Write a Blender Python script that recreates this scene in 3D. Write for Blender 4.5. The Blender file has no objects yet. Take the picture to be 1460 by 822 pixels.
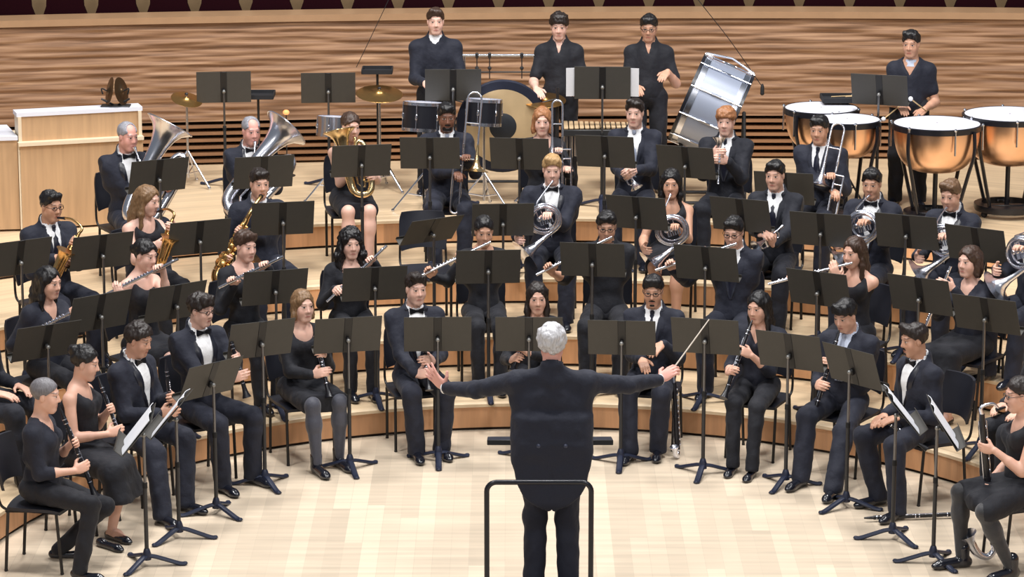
import bpy, math, random
import numpy as np
from math import pi, sin, cos, radians, hypot, atan2

# ---------------------------------------------------------------- camera, light, exposure
SC = bpy.context.scene
COL = SC.collection
CAM = np.array([-0.2, -19.2, 6.7]); PITCH = radians(13.0); FPX = 4500.0
_c = bpy.data.cameras.new('camera'); _co = bpy.data.objects.new('camera', _c); COL.objects.link(_co)
_co.location = CAM; _co.rotation_euler = (pi / 2 - PITCH, 0, 0)
_c.sensor_width = 36; _c.lens = 36 * FPX / 1460; _c.clip_end = 200
SC.camera = _co
SC.view_settings.view_transform = 'Standard'; SC.view_settings.look = 'None'
SC.view_settings.gamma = 1; SC.view_settings.use_curve_mapping = False
SC.view_settings.exposure = 0.0
_w = bpy.data.worlds.new('hall_ambient'); SC.world = _w; _w.use_nodes = True
_w.node_tree.nodes['Background'].inputs[0].default_value = (0.80, 0.88, 1.0, 1)
_w.node_tree.nodes['Background'].inputs[1].default_value = 0.20


def lamp(name, kind, loc, target, energy, color, size=1.0, spot=60):
    l = bpy.data.lights.new(name, kind); l.energy = energy; l.color = color
    if kind == 'AREA':
        l.shape = 'DISK'; l.size = size
    elif kind == 'SPOT':
        l.spot_size = radians(spot); l.spot_blend = 0.7; l.shadow_soft_size = size
    o = bpy.data.objects.new(name, l); COL.objects.link(o); o.location = loc
    d = np.array(target, float) - np.array(loc, float)
    from mathutils import Vector
    o.rotation_euler = Vector(d).to_track_quat('-Z', 'Y').to_euler()
    return o


WARM = (1.0, 0.96, 0.92); NEUT = (1.0, 0.98, 0.965)
for i, (x, y) in enumerate([(-4.5, 1.5), (0, 0.5), (4.5, 1.5), (-3.0, 6.5), (3.0, 6.5)]):
    lamp('stage_downlight', 'AREA', (x, y, 11.0), (x * 0.6, y + 0.6, 0), 470, NEUT, 1.6)
lamp('front_light', 'AREA', (-7, -14, 12.5), (-0.5, 4, 0.8), 760, WARM, 2.0)
lamp('front_light', 'AREA', (7, -14, 12.5), (0.5, 4, 0.8), 760, WARM, 2.0)
lamp('wall_light', 'AREA', (-2.5, 7.6, 9.5), (-2.2, 11.4, 1.3), 120, WARM, 1.2)
lamp('wall_light', 'AREA', (2.5, 7.6, 9.5), (2.2, 11.4, 1.3), 120, WARM, 1.2)

# ---------------------------------------------------------------- pixel rays and small vector helpers
V = lambda *a: np.array(a, float)
def nrm(v):
    v = np.asarray(v, float); n = np.linalg.norm(v); return v / n if n > 1e-9 else v
def ray(px, py):
    a = (px - 730) / FPX; b = -(py - 411) / FPX
    return V(a, cos(PITCH) + b * sin(PITCH), -sin(PITCH) + b * cos(PITCH))
def ground(px, py, z=0.0):
    d = ray(px, py); return CAM + d * (z - CAM[2]) / d[2]
def at(px, py, y):
    d = ray(px, py); return CAM + d * (y - CAM[1]) / d[1]
CY = 0.98                                                    # the risers' common centre (0, CY)
RISE = [(3.9, 0.22), (5.05, 0.48), (6.2, 0.70), (7.65, 0.93)]
def on_circle(px, py, r):
    """the point of that sight line that stands over the circle of radius r"""
    d = ray(px, py); o = CAM - V(0, CY, 0)
    a = d[0]**2 + d[1]**2; b = o[0]*d[0] + o[1]*d[1]; c = o[0]**2 + o[1]**2 - r*r
    q = b*b - a*c
    return CAM + d * (-b + math.sqrt(max(q, 0))) / a
def rotz(a):
    c, s = cos(a), sin(a); return np.array([[c, -s, 0], [s, c, 0], [0, 0, 1.0]])
def rotx(a):
    c, s = cos(a), sin(a); return np.array([[1, 0, 0], [0, c, -s], [0, s, c.real]])
def roty(a):
    c, s = cos(a), sin(a); return np.array([[c, 0, s], [0, 1, 0], [-s, 0, c]])

# ---------------------------------------------------------------- materials
def lin(c):
    return tuple((x / 12.92 if x <= 0.04045 else ((x + 0.055) / 1.055) ** 2.4) for x in [v / 255 for v in c]) + (1.0,)
class NT:
    def __init__(s, name):
        s.m = bpy.data.materials.new(name); s.m.use_nodes = True; s.t = s.m.node_tree
        s.b = s.t.nodes['Principled BSDF']
    def n(s, kind, **kw):
        x = s.t.nodes.new(kind)
        for k, v in kw.items():
            if k in x.inputs: x.inputs[k].default_value = v
            else: setattr(x, k, v)
        return x
    def l(s, a, b): s.t.links.new(a, b)
    def math(s, op, a, b=None):
        x = s.n('ShaderNodeMath', operation=op)
        for i, v in enumerate((a, b)):
            if v is None: continue
            if isinstance(v, (int, float)): x.inputs[i].default_value = v
            else: s.l(v, x.inputs[i])
        return x.outputs[0]
    def mix(s, f, a, b):
        x = s.n('ShaderNodeMix', data_type='RGBA')
        if isinstance(f, (int, float)): x.inputs[0].default_value = f
        else: s.l(f, x.inputs[0])
        for i, v in ((6, a), (7, b)):
            if isinstance(v, tuple): x.inputs[i].default_value = v
            else: s.l(v, x.inputs[i])
        return x.outputs[2]
    def bump(s, h, strength, dist=0.01):
        x = s.n('ShaderNodeBump'); x.inputs['Strength'].default_value = strength; x.inputs['Distance'].default_value = dist
        s.l(h, x.inputs['Height']); s.l(x.outputs[0], s.b.inputs['Normal'])
    def coords(s, which='Object', scale=(1, 1, 1), rot=(0, 0, 0)):
        c = s.n('ShaderNodeTexCoord'); mp = s.n('ShaderNodeMapping')
        mp.inputs['Scale'].default_value = scale; mp.inputs['Rotation'].default_value = rot
        s.l(c.outputs[which], mp.inputs[0]); return mp.outputs[0]
_M = {}
def mat(name, rgb, rough=0.5, metal=0.0, var=0.12, scale=30.0, bump=0.0, sheen=0.0, coat=0.0, spec=None):
    if name in _M: return _M[name]
    t = NT(name); c = lin(rgb)
    co = t.coords()
    nz = t.n('ShaderNodeTexNoise', Scale=scale, Detail=3.0); t.l(co, nz.inputs['Vector'])
    d = tuple(x * (1 - var) for x in c[:3]) + (1,); e = tuple(min(1, x * (1 + var)) for x in c[:3]) + (1,)
    t.l(t.mix(nz.outputs[0], d, e), t.b.inputs['Base Color'])
    t.b.inputs['Roughness'].default_value = rough; t.b.inputs['Metallic'].default_value = metal
    if sheen: t.b.inputs['Sheen Weight'].default_value = sheen
    if coat: t.b.inputs['Coat Weight'].default_value = coat
    if spec is not None: t.b.inputs['Specular IOR Level'].default_value = spec
    if bump: t.bump(nz.outputs[0], bump, 0.004)
    _M[name] = t.m; return t.m

def skin_mat(key, rgb, brow, lip):
    nm = 'skin_' + key
    if nm in _M: return _M[nm]
    t = NT(nm)
    at_ = t.n('ShaderNodeAttribute', attribute_name='headspace')
    sp = t.n('ShaderNodeSeparateXYZ'); t.l(at_.outputs['Vector'], sp.inputs[0])
    ax = t.math('ABSOLUTE', sp.outputs[0]); y = sp.outputs[1]; z = sp.outputs[2]
    front = t.math('MULTIPLY', t.math('GREATER_THAN', y, 0.045), t.math('LESS_THAN', y, 0.16))
    def ell(cx, cz, rx, rz, soft=0.35, x=ax):
        a = t.math('DIVIDE', t.math('SUBTRACT', x, cx), rx); b = t.math('DIVIDE', t.math('SUBTRACT', z, cz), rz)
        d = t.math('SQRT', t.math('ADD', t.math('MULTIPLY', a, a), t.math('MULTIPLY', b, b)))
        mr = t.n('ShaderNodeMapRange'); mr.inputs[1].default_value = 1 + soft; mr.inputs[2].default_value = 1 - soft
        t.l(d, mr.inputs[0]); return t.math('MULTIPLY', mr.outputs[0], front)
    c = lin(rgb)
    nz = t.n('ShaderNodeTexNoise', Scale=18.0, Detail=2.0); t.l(t.coords(), nz.inputs['Vector'])
    base = t.mix(nz.outputs[0], tuple(v * .9 for v in c[:3]) + (1,), tuple(min(1, v * 1.08) for v in c[:3]) + (1,))
    red = tuple([c[0] * .98, c[1] * .74, c[2] * .70, 1])
    base = t.mix(t.math('MULTIPLY', ell(0.042, -0.032, 0.026, 0.024, .8), 0.18), base, red)
    base = t.mix(t.math('MULTIPLY', ell(0.0, -0.069, 0.023, 0.0070), 0.7), base, lin(lip))
    base = t.mix(t.math('MULTIPLY', ell(0.034, 0.036, 0.021, 0.0052), 0.65), base, lin(brow))
    base = t.mix(ell(0.032, 0.009, 0.0145, 0.0056, .3), base, lin((206, 190, 182)))
    base = t.mix(ell(0.032, 0.0095, 0.0082, 0.0064, .3), base, lin((30, 20, 16)))
    base = t.mix(t.math('MULTIPLY', ell(0.032, 0.0165, 0.0175, 0.0030, .5), 0.6), base, lin((42, 28, 24)))
    t.l(base, t.b.inputs['Base Color']); t.b.inputs['Roughness'].default_value = 0.48
    t.b.inputs['Subsurface Weight'].default_value = 0.06
    t.b.inputs['Subsurface Radius'].default_value = (0.012, 0.005, 0.003)
    _M[nm] = t.m; return t.m

def hair_mat(key, rgb):
    nm = 'hair_' + key
    if nm in _M: return _M[nm]
    t = NT(nm); c = lin(rgb)
    nz = t.n('ShaderNodeTexNoise', Scale=75.0, Detail=4.0); t.l(t.coords('Object', (1.6, 1.6, 0.35)), nz.inputs['Vector'])
    t.l(t.mix(nz.outputs[0], tuple(v * .35 for v in c[:3]) + (1,), tuple(min(1, v * 1.7) for v in c[:3]) + (1,)), t.b.inputs['Base Color'])
    t.b.inputs['Roughness'].default_value = 0.42; t.bump(nz.outputs[0], 0.6, 0.006)
    _M[nm] = t.m; return t.m

def cloth_mat(name, rgb, rough=0.8, sheen=0.04):
    if name in _M: return _M[name]
    t = NT(name); c = lin(rgb)
    n1 = t.n('ShaderNodeTexNoise', Scale=9.0, Detail=4.0); t.l(t.coords(), n1.inputs['Vector'])
    n2 = t.n('ShaderNodeTexNoise', Scale=260.0, Detail=2.0); t.l(t.coords(), n2.inputs['Vector'])
    t.l(t.mix(n2.outputs[0], tuple(v * .75 for v in c[:3]) + (1,), tuple(min(1, v * 1.3) for v in c[:3]) + (1,)), t.b.inputs['Base Color'])
    t.b.inputs['Roughness'].default_value = rough; t.b.inputs['Sheen Weight'].default_value = sheen
    t.b.inputs['Sheen Roughness'].default_value = 0.5
    t.bump(n1.outputs[0], 0.55, 0.03); _M[name] = t.m; return t.m

SUIT = lambda: cloth_mat('navy_black_wool', (22, 26, 42))
SUIT2 = lambda: cloth_mat('charcoal_black_wool', (18, 21, 33))
BLK = lambda: cloth_mat('black_cotton', (15, 17, 27))
NAVY = lambda: cloth_mat('navy_knit', (18, 22, 38))
WHITE = lambda: cloth_mat('white_shirt_cotton', (226, 228, 236), 0.7, 0.1)
PALE = lambda: cloth_mat('pale_blue_shirt_cotton', (190, 200, 220), 0.7, 0.1)
TIGHTS = lambda: cloth_mat('sheer_charcoal_tights', (62, 64, 76), 0.6, 0.3)
TIGHTB = lambda: cloth_mat('dark_tights', (36, 37, 42), 0.6, 0.3)
SHOE = lambda: mat('black_shoe_leather', (22, 24, 34), 0.22, 0, .2, 40, 0, 0, .4)
CHROME = lambda: mat('chrome', (215, 218, 228), 0.22, 1.0, .06, 12)
SILVER = lambda: mat('silver_plate', (228, 230, 240), 0.24, 1.0, .06, 25)
BRASS = lambda: mat('gold_lacquer_brass', (226, 182, 120), 0.25, 1.0, .1, 25)
GOLDS = lambda: mat('pale_brass', (226, 200, 152), 0.24, 1.0, .1, 25)
EBONY = lambda: mat('black_grenadilla', (24, 24, 30), 0.3, 0, .2, 40)
BLKMET = lambda: mat('black_powder_coat', (38, 38, 40), 0.42, 0.0, .15, 60)
DESK = lambda: mat('dark_grey_desk_plate', (64, 62, 58), 0.6, 0.0, .10, 25)
DESKB = lambda: mat('black_desk_spine', (20, 20, 22), 0.5, 0.0, .1, 25)
TUBEM = lambda: mat('grey_steel_tube', (120, 120, 122), 0.3, 0.9, .1, 25)
BASEM = lambda: mat('blue_black_cast_base', (36, 42, 62), 0.4, 0.1, .15, 40)
CHAIRM = lambda: mat('black_chair_shell', (26, 28, 38), 0.5, 0, .12, 40, .1)
CHLEG = lambda: mat('dark_steel_leg', (44, 42, 42), 0.4, 0.5, .15, 40)
PAPER = lambda: mat('white_sheet_paper', (232, 234, 240), 0.7, 0, .04, 60)
RUBBER = lambda: mat('black_rubber', (18, 18, 20), 0.8, 0, .1, 40)
COPPER = lambda: mat('polished_copper', (246, 200, 164), 0.3, 1.0, .08, 8)
DRUMSKIN = lambda: mat('white_drum_skin', (222, 222, 232), 0.5, 0, .03, 8)

# ---------------------------------------------------------------- objects
def add_mesh(name, verts, faces, material, parent=None, loc=None, rot=0.0, smooth=True, attr=None, uv=None, mats=None, mi=None):
    me = bpy.data.meshes.new(name)
    verts = np.asarray(verts, np.float32)
    if isinstance(faces, np.ndarray):
        n = len(faces); k = faces.shape[1]
        me.vertices.add(len(verts)); me.vertices.foreach_set('co', verts.ravel())
        me.loops.add(n * k); me.loops.foreach_set('vertex_index', faces.astype(np.int32).ravel())
        me.polygons.add(n); me.polygons.foreach_set('loop_start', np.arange(0, n * k, k, dtype=np.int32))
        me.update(calc_edges=True)
    else:
        me.from_pydata(verts.tolist(), [], [list(f) for f in faces]); me.update()
    for m in (mats or [material]): me.materials.append(m)
    if mi is not None: me.polygons.foreach_set('material_index', np.asarray(mi, np.int32))
    if smooth: me.polygons.foreach_set('use_smooth', np.ones(len(me.polygons), bool))
    if attr is not None:
        a = me.attributes.new('headspace', 'FLOAT_VECTOR', 'POINT'); a.data.foreach_set('vector', np.asarray(attr, np.float32).ravel())
    if uv is not None:
        u = me.uv_layers.new(name='UVMap')
        li = np.empty(len(me.loops), np.int32); me.loops.foreach_get('vertex_index', li)
        u.data.foreach_set('uv', np.asarray(uv, np.float32)[li].ravel())
    if smooth == 'auto':
        me.set_sharp_from_angle(angle=radians(40))
    o = bpy.data.objects.new(name, me); COL.objects.link(o)
    if parent is not None: o.parent = parent
    if loc is not None: o.location = loc
    if rot: o.rotation_euler = (0, 0, rot)
    return o
def tag(o, label, cat, group=None):
    o['label'] = label; o['category'] = cat
    if group: o['group'] = group
    return o
def empty(name, loc, rz=0.0):
    o = bpy.data.objects.new(name, None); COL.objects.link(o); o.location = loc; o.rotation_euler = (0, 0, rz)
    o.empty_display_size = 0.1; return o
def structure(o):
    o['kind'] = 'structure'; return o

class MB:
    """collects shapes into one mesh"""
    def __init__(s): s.v = []; s.f = []; s.n = 0
    def add(s, v, f):
        v = np.asarray(v, float); s.v.append(v); s.f += [tuple(i + s.n for i in q) for q in f]; s.n += len(v); return s
    def box(s, c, size, R=None, bevel=0.0):
        hx, hy, hz = [q / 2 for q in size]
        b = min(bevel, hx * .9, hy * .9, hz * .9)
        if b <= 0:
            v = np.array([[x, y, z] for x in (-hx, hx) for y in (-hy, hy) for z in (-hz, hz)])
            f = [(0, 1, 3, 2), (4, 6, 7, 5), (0, 4, 5, 1), (2, 3, 7, 6), (0, 2, 6, 4), (1, 5, 7, 3)]
        else:
            v = []; idx = {}
            for sx in (-1, 1):
                for sy in (-1, 1):
                    for sz in (-1, 1):
                        for ax in range(3):
                            p = [sx * (hx - b), sy * (hy - b), sz * (hz - b)]
                            p[ax] = (sx * hx, sy * hy, sz * hz)[ax]
                            idx[sx, sy, sz, ax] = len(v); v.append(p)
            v = np.array(v); f = []
            for ax in range(3):
                o1, o2 = [(1, 2), (2, 0), (0, 1)][ax]
                for s_ in (-1, 1):
                    q = []
                    for a, bb in ((-1, -1), (1, -1), (1, 1), (-1, 1)):
                        k = [0, 0, 0]; k[ax] = s_; k[o1] = a; k[o2] = bb; q.append(idx[tuple(k) + (ax,)])
                    f.append(tuple(q if s_ > 0 else q[::-1]))
            for ax in range(3):                              # edge strips along ax
                o1, o2 = [(1, 2), (2, 0), (0, 1)][ax]
                for a in (-1, 1):
                    for bb in (-1, 1):
                        k0 = [0, 0, 0]; k0[ax] = -1; k0[o1] = a; k0[o2] = bb; k1 = list(k0); k1[ax] = 1
                        q = [idx[tuple(k0) + (o1,)], idx[tuple(k1) + (o1,)], idx[tuple(k1) + (o2,)], idx[tuple(k0) + (o2,)]]
                        f.append(tuple(q if a * bb < 0 else q[::-1]))
            for sx in (-1, 1):
                for sy in (-1, 1):
                    for sz in (-1, 1):
                        q = [idx[sx, sy, sz, 0], idx[sx, sy, sz, 1], idx[sx, sy, sz, 2]]
                        f.append(tuple(q if sx * sy * sz > 0 else q[::-1]))
        if R is not None: v = v @ np.asarray(R).T
        return s.add(v + np.asarray(c, float), f)
    def tube(s, pts, r, seg=10, closed=False, caps=True, sx=1.0):
        """sweep a circle (radius r, a number or one per point) along points"""
        P = np.asarray(pts, float); n = len(P)
        R = np.full(n, r, float) if np.isscalar(r) else np.asarray(r, float)
        T = np.zeros_like(P)
        if closed: T = np.roll(P, -1, 0) - np.roll(P, 1, 0)
        else:
            T[1:-1] = P[2:] - P[:-2]; T[0] = P[1] - P[0]; T[-1] = P[-1] - P[-2]
        T /= np.maximum(np.linalg.norm(T, axis=1, keepdims=True), 1e-9)
        a = V(0, 0, 1) if abs(T[0][2]) < 0.9 else V(1, 0, 0)
        u = nrm(np.cross(T[0], a)); rings = []
        ang = np.arange(seg) * 2 * pi / seg
        for i in range(n):
            u = nrm(u - T[i] * np.dot(u, T[i])); w = np.cross(T[i], u)
            rings.append(P[i] + R[i] * (np.outer(np.cos(ang) * sx, u) + np.outer(np.sin(ang), w)))
        v = np.concatenate(rings); f = []
        for i in range(n if closed else n - 1):
            j = (i + 1) % n
            for k in range(seg):
                l = (k + 1) % seg; f.append((i * seg + k, i * seg + l, j * seg + l, j * seg + k))
        if caps and not closed:
            f.append(tuple(range(seg))[::-1]); f.append(tuple((n - 1) * seg + k for k in range(seg)))
        return s.add(v, f)
    def lathe(s, prof, c=(0, 0, 0), R=None, seg=28, caps=True):
        """profile [(radius, height)] turned about local z"""
        ang = np.arange(seg) * 2 * pi / seg
        v = np.concatenate([np.c_[r * np.cos(ang), r * np.sin(ang), np.full(seg, h)] for r, h in prof]); f = []
        for i in range(len(prof) - 1):
            for k in range(seg):
                l = (k + 1) % seg; f.append((i * seg + k, i * seg + l, (i + 1) * seg + l, (i + 1) * seg + k))
        if caps:
            f.append(tuple(range(seg))[::-1]); f.append(tuple((len(prof) - 1) * seg + k for k in range(seg)))
        if R is not None: v = v @ np.asarray(R).T
        return s.add(v + np.asarray(c, float), f)
    def ball(s, c, r, seg=12, R=None):
        r = np.array([r] * 3 if np.isscalar(r) else r, float)
        n = seg // 2 + 1; prof = []
        v = []; f = []
        for i in range(n):
            t = -pi / 2 + pi * i / (n - 1)
            for k in range(seg):
                a = 2 * pi * k / seg; v.append((cos(t) * cos(a), cos(t) * sin(a), sin(t)))
        for i in range(n - 1):
            for k in range(seg):
                l = (k + 1) % seg; f.append((i * seg + k, i * seg + l, (i + 1) * seg + l, (i + 1) * seg + k))
        v = np.array(v) * r
        if R is not None: v = v @ np.asarray(R).T
        return s.add(v + np.asarray(c, float), f)
    def build(s, name, material, parent=None, loc=None, rot=0.0, smooth='auto', label=None):
        v = np.concatenate(s.v)
        if parent is None and loc is not None and not rot: v = v - np.asarray(loc, float)
        o = add_mesh(name, v, s.f, material, parent, loc, rot, smooth)
        if label: o['label'] = label
        return o
def basis(z, x=None):
    """rotation whose columns are x, y, z with the given z axis"""
    z = nrm(z); a = V(1, 0, 0) if x is None else np.asarray(x, float)
    if abs(np.dot(a, z)) > .95: a = V(0, 1, 0)
    x = nrm(a - z * np.dot(a, z)); return np.c_[x, np.cross(z, x), z]
def arc_pts(c, r, a0, a1, u, w, n=12):
    return [np.asarray(c) + r * (cos(a) * np.asarray(u) + sin(a) * np.asarray(w)) for a in np.linspace(a0, a1, n)]
def smooth_path(pts, n=6):
    """Catmull-Rom through the points"""
    P = [np.asarray(p, float) for p in pts]; P = [2 * P[0] - P[1]] + P + [2 * P[-1] - P[-2]]; out = []
    for i in range(1, len(P) - 2):
        for t in np.linspace(0, 1, n, endpoint=False):
            a, b, c, d = P[i-1:i+3]
            out.append(0.5 * (2*b + (c-a)*t + (2*a-5*b+4*c-d)*t*t + (3*b-a-3*c+d)*t**3))
    out.append(P[-2]); return out

# ---------------------------------------------------------------- implicit surfaces: one smooth skin over blended shapes
def smin(a, b, k):
    if k <= 0: return np.minimum(a, b)
    h = np.maximum(k - np.abs(a - b), 0) / k
    return np.minimum(a, b) - h * h * k * 0.25
class Field:
    def __init__(s, lo, hi, h):
        s.h = h; s.lo = np.asarray(lo, float)
        s.n = [int((b - a) / h) + 2 for a, b in zip(lo, hi)]
        s.ax = [np.float32(a + h * np.arange(n)) for a, n in zip(lo, s.n)]
        s.F = np.full(s.n, 0.3, np.float32)
    def _win(s, lo, hi):
        sl = []
        for i in range(3):
            a = max(int((lo[i] - s.lo[i]) / s.h), 0); b = min(int((hi[i] - s.lo[i]) / s.h) + 2, s.n[i])
            if b <= a: return None
            sl.append(slice(a, b))
        return tuple(sl)
    def op(s, fn, lo, hi, k=0.0, sub=False):
        w = s._win(lo, hi)
        if w is None: return
        d = fn(s.ax[0][w[0]][:, None, None], s.ax[1][w[1]][None, :, None], s.ax[2][w[2]][None, None, :])
        s.F[w] = -smin(-s.F[w], d, k) if sub else smin(s.F[w], d, k)
    def cone(s, a, b, r1, r2, k=0.02, sub=False):
        a = np.asarray(a, np.float32); b = np.asarray(b, np.float32); m = max(r1, r2) + k + 3 * s.h
        ab = b - a; q = float(ab @ ab) + 1e-9
        def fn(x, y, z):
            t = np.clip(((x - a[0]) * ab[0] + (y - a[1]) * ab[1] + (z - a[2]) * ab[2]) / q, 0, 1)
            return np.sqrt((x - a[0] - t*ab[0])**2 + (y - a[1] - t*ab[1])**2 + (z - a[2] - t*ab[2])**2) - (r1 + (r2 - r1) * t)
        s.op(fn, np.minimum(a, b) - m, np.maximum(a, b) + m, k, sub)
    def ell(s, c, r, k=0.02, R=None, sub=False):
        c = np.asarray(c, np.float32); r = np.asarray(r, np.float32); m = float(max(r)) + k + 3 * s.h
        def fn(x, y, z):
            X, Y, Z = x - c[0], y - c[1], z - c[2]
            if R is not None:
                X, Y, Z = (R[0][0]*X + R[1][0]*Y + R[2][0]*Z, R[0][1]*X + R[1][1]*Y + R[2][1]*Z, R[0][2]*X + R[1][2]*Y + R[2][2]*Z)
            k0 = np.sqrt((X/r[0])**2 + (Y/r[1])**2 + (Z/r[2])**2); k1 = np.sqrt((X/r[0]**2)**2 + (Y/r[1]**2)**2 + (Z/r[2]**2)**2)
            return (k0 * (k0 - 1) / np.maximum(k1, 1e-6)).astype(np.float32)
        ext = m if R is not None else r + (k + 3 * s.h)
        s.op(fn, c - ext, c + ext, k, sub)
    def cut(s, fn, k=0.0):
        """keep only where fn > 0 fails: removes the region fn(x,y,z) < 0"""
        s.op(fn, s.lo, s.lo + np.array(s.n) * s.h, k, True)
    def mesh(s):
        F = s.F; F[0] = F[-1] = 0.1; F[:, 0] = F[:, -1] = 0.1; F[:, :, 0] = F[:, :, -1] = 0.1
        I = F < 0
        c = np.zeros([n - 1 for n in s.n], np.uint8)
        for dx in (0, 1):
            for dy in (0, 1):
                for dz in (0, 1):
                    c += I[dx:s.n[0]-1+dx, dy:s.n[1]-1+dy, dz:s.n[2]-1+dz]
        act = np.argwhere((c > 0) & (c < 8)); N = len(act)
        if N == 0: return np.zeros((0, 3)), np.zeros((0, 4), np.int32)
        ids = np.full(c.shape, -1, np.int32); ids[tuple(act.T)] = np.arange(N)
        corner = [(i >> 2 & 1, i >> 1 & 1, i & 1) for i in range(8)]
        val = np.stack([F[act[:, 0]+a, act[:, 1]+b, act[:, 2]+d] for a, b, d in corner], 1)
        acc = np.zeros((N, 3)); cnt = np.zeros(N)
        for i in range(8):
            for bit in (4, 2, 1):
                if i & bit: continue
                j = i | bit; va, vb = val[:, i], val[:, j]
                m = (va < 0) != (vb < 0)
                t = np.where(m, va / np.where(m, va - vb, 1), 0)
                p = np.array(corner[i], float) + t[:, None] * (np.array(corner[j], float) - np.array(corner[i], float))
                acc += p * m[:, None]; cnt += m
        v = s.lo + s.h * (act + acc / cnt[:, None])
        fs = []
        for ax in range(3):
            o1, o2 = [(1, 2), (2, 0), (0, 1)][ax]
            A = [slice(None)] * 3; B = [slice(None)] * 3; A[ax] = slice(0, -1); B[ax] = slice(1, None)
            d = I[tuple(A)].astype(np.int8) - I[tuple(B)].astype(np.int8)
            e = np.argwhere(d != 0); sg = d[tuple(e.T)]
            q = []
            for a, b in ((-1, -1), (0, -1), (0, 0), (-1, 0)):
                g = e.copy(); g[:, o1] += a; g[:, o2] += b; q.append(ids[g[:, 0], g[:, 1], g[:, 2]])
            q = np.stack(q, 1); ok = (q >= 0).all(1); q, sg = q[ok], sg[ok]
            q[sg < 0] = q[sg < 0][:, ::-1]; fs.append(q)
        return v, np.concatenate(fs).astype(np.int32)
def vnoise(p, f, seed=0):
    """smooth value noise of points, about -1..1"""
    q = np.asarray(p) * f + seed * 17.31; i = np.floor(q).astype(np.int64); u = q - i; u = u * u * (3 - 2 * u); out = 0
    for dx in (0, 1):
        for dy in (0, 1):
            for dz in (0, 1):
                h = ((i[:, 0]+dx) * 374761393 + (i[:, 1]+dy) * 668265263 + (i[:, 2]+dz) * 2147483647 + seed * 97) & 0x7fffffff
                h = ((h ^ (h >> 13)) * 1274126177) & 0x7fffffff
                w = (u[:, 0] if dx else 1-u[:, 0]) * (u[:, 1] if dy else 1-u[:, 1]) * (u[:, 2] if dz else 1-u[:, 2])
                out = out + w * ((h % 10007) / 5003.5 - 1)
    return out
def vnormals(v, f):
    n = np.zeros_like(v); fn = np.cross(v[f[:, 2]] - v[f[:, 0]], v[f[:, 3]] - v[f[:, 1]])
    for k in range(4): np.add.at(n, f[:, k], fn)
    return n / np.maximum(np.linalg.norm(n, axis=1, keepdims=True), 1e-12)
def wrinkle(v, f, amp, freq, seed):
    if len(v) == 0: return v
    return v + vnormals(v, f) * (amp * (vnoise(v, freq, seed) + 0.6 * vnoise(v * V(1, 1, .6), freq * 2.3, seed + 3)))[:, None]
# ---------------------------------------------------------------- the setting
def plank_mat(name, base, coords, scale, bw, rh, var=.16, rough=.42, grain=(3, 60, 1), rot=0, mortar=.012, coat=.15, gap=.55):
    """boards rh wide and bw long: every row is shifted by its own amount, every board has its own tone, thin seams between rows"""
    t = NT(name); c = lin(base); co = t.coords(coords, scale, (0, 0, rot)); sp = t.n('ShaderNodeSeparateXYZ'); t.l(co, sp.inputs[0])
    v = t.math('DIVIDE', sp.outputs[1], rh); row = t.math('FLOOR', v)
    w1 = t.n('ShaderNodeTexWhiteNoise', noise_dimensions='1D'); t.l(row, w1.inputs['W'])
    u = t.math('ADD', t.math('DIVIDE', sp.outputs[0], bw), t.math('MULTIPLY', w1.outputs['Value'], 9.0)); xi = t.math('FLOOR', u)
    cb = t.n('ShaderNodeCombineXYZ'); t.l(xi, cb.inputs[0]); t.l(row, cb.inputs[1]); w2 = t.n('ShaderNodeTexWhiteNoise', noise_dimensions='2D'); t.l(cb.outputs[0], w2.inputs['Vector'])
    tone = t.mix(w2.outputs['Value'], tuple(q*(1-var) for q in c[:3]) + (1,), tuple(min(1, q*(1+var)) for q in c[:3]) + (1,))
    seam = t.math('LESS_THAN', t.math('FRACT', v), mortar * 2) if mortar else 0.0
    tone = t.mix(seam, tone, tuple(q*gap for q in c[:3]) + (1,))
    nz = t.n('ShaderNodeTexNoise', Scale=1.0, Detail=4.0); t.l(t.coords(coords, grain, (0, 0, rot)), nz.inputs['Vector'])
    mr = t.n('ShaderNodeMapRange'); mr.inputs[1].default_value = .3; mr.inputs[2].default_value = .7; mr.inputs[3].default_value = .88; mr.inputs[4].default_value = 1.10; t.l(nz.outputs[0], mr.inputs[0])
    mm = t.n('ShaderNodeMix', data_type='RGBA', blend_type='MULTIPLY'); mm.inputs[0].default_value = 1
    t.l(tone, mm.inputs[6]); t.l(mr.outputs[0], mm.inputs[7]); t.l(mm.outputs[2], t.b.inputs['Base Color'])
    t.b.inputs['Roughness'].default_value = rough; t.b.inputs['Coat Weight'].default_value = coat; t.b.inputs['Coat Roughness'].default_value = .25
    return t.m
FLOOR_M = plank_mat('maple_stage_planks', (214, 197, 174), 'Object', (1, 1, 1), 2.2, .125, .13, .42, (.8, 16, 1), pi/2, .012, .15, .86)
TREAD_M = plank_mat('maple_riser_planks', (222, 196, 160), 'UV', (1, 1, 1), 2.4, .12, .10, .42, (.8, 18, 1), 0, .012, .15, .84)
FACE_M = plank_mat('oak_riser_face', (204, 154, 112), 'UV', (1, 1, 1), .62, .5, .14, .5, (18, 2.0, 1), 0, .004, .05)
NOSE_M = mat('pale_maple_nosing', (226, 202, 168), .4, 0, .08, 20)
SHADELINE = mat('painted_shadow_line', (52, 36, 28), .8, 0, .1, 20)  # shadow along the riser feet and under the cabinet, put into the colour

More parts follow.
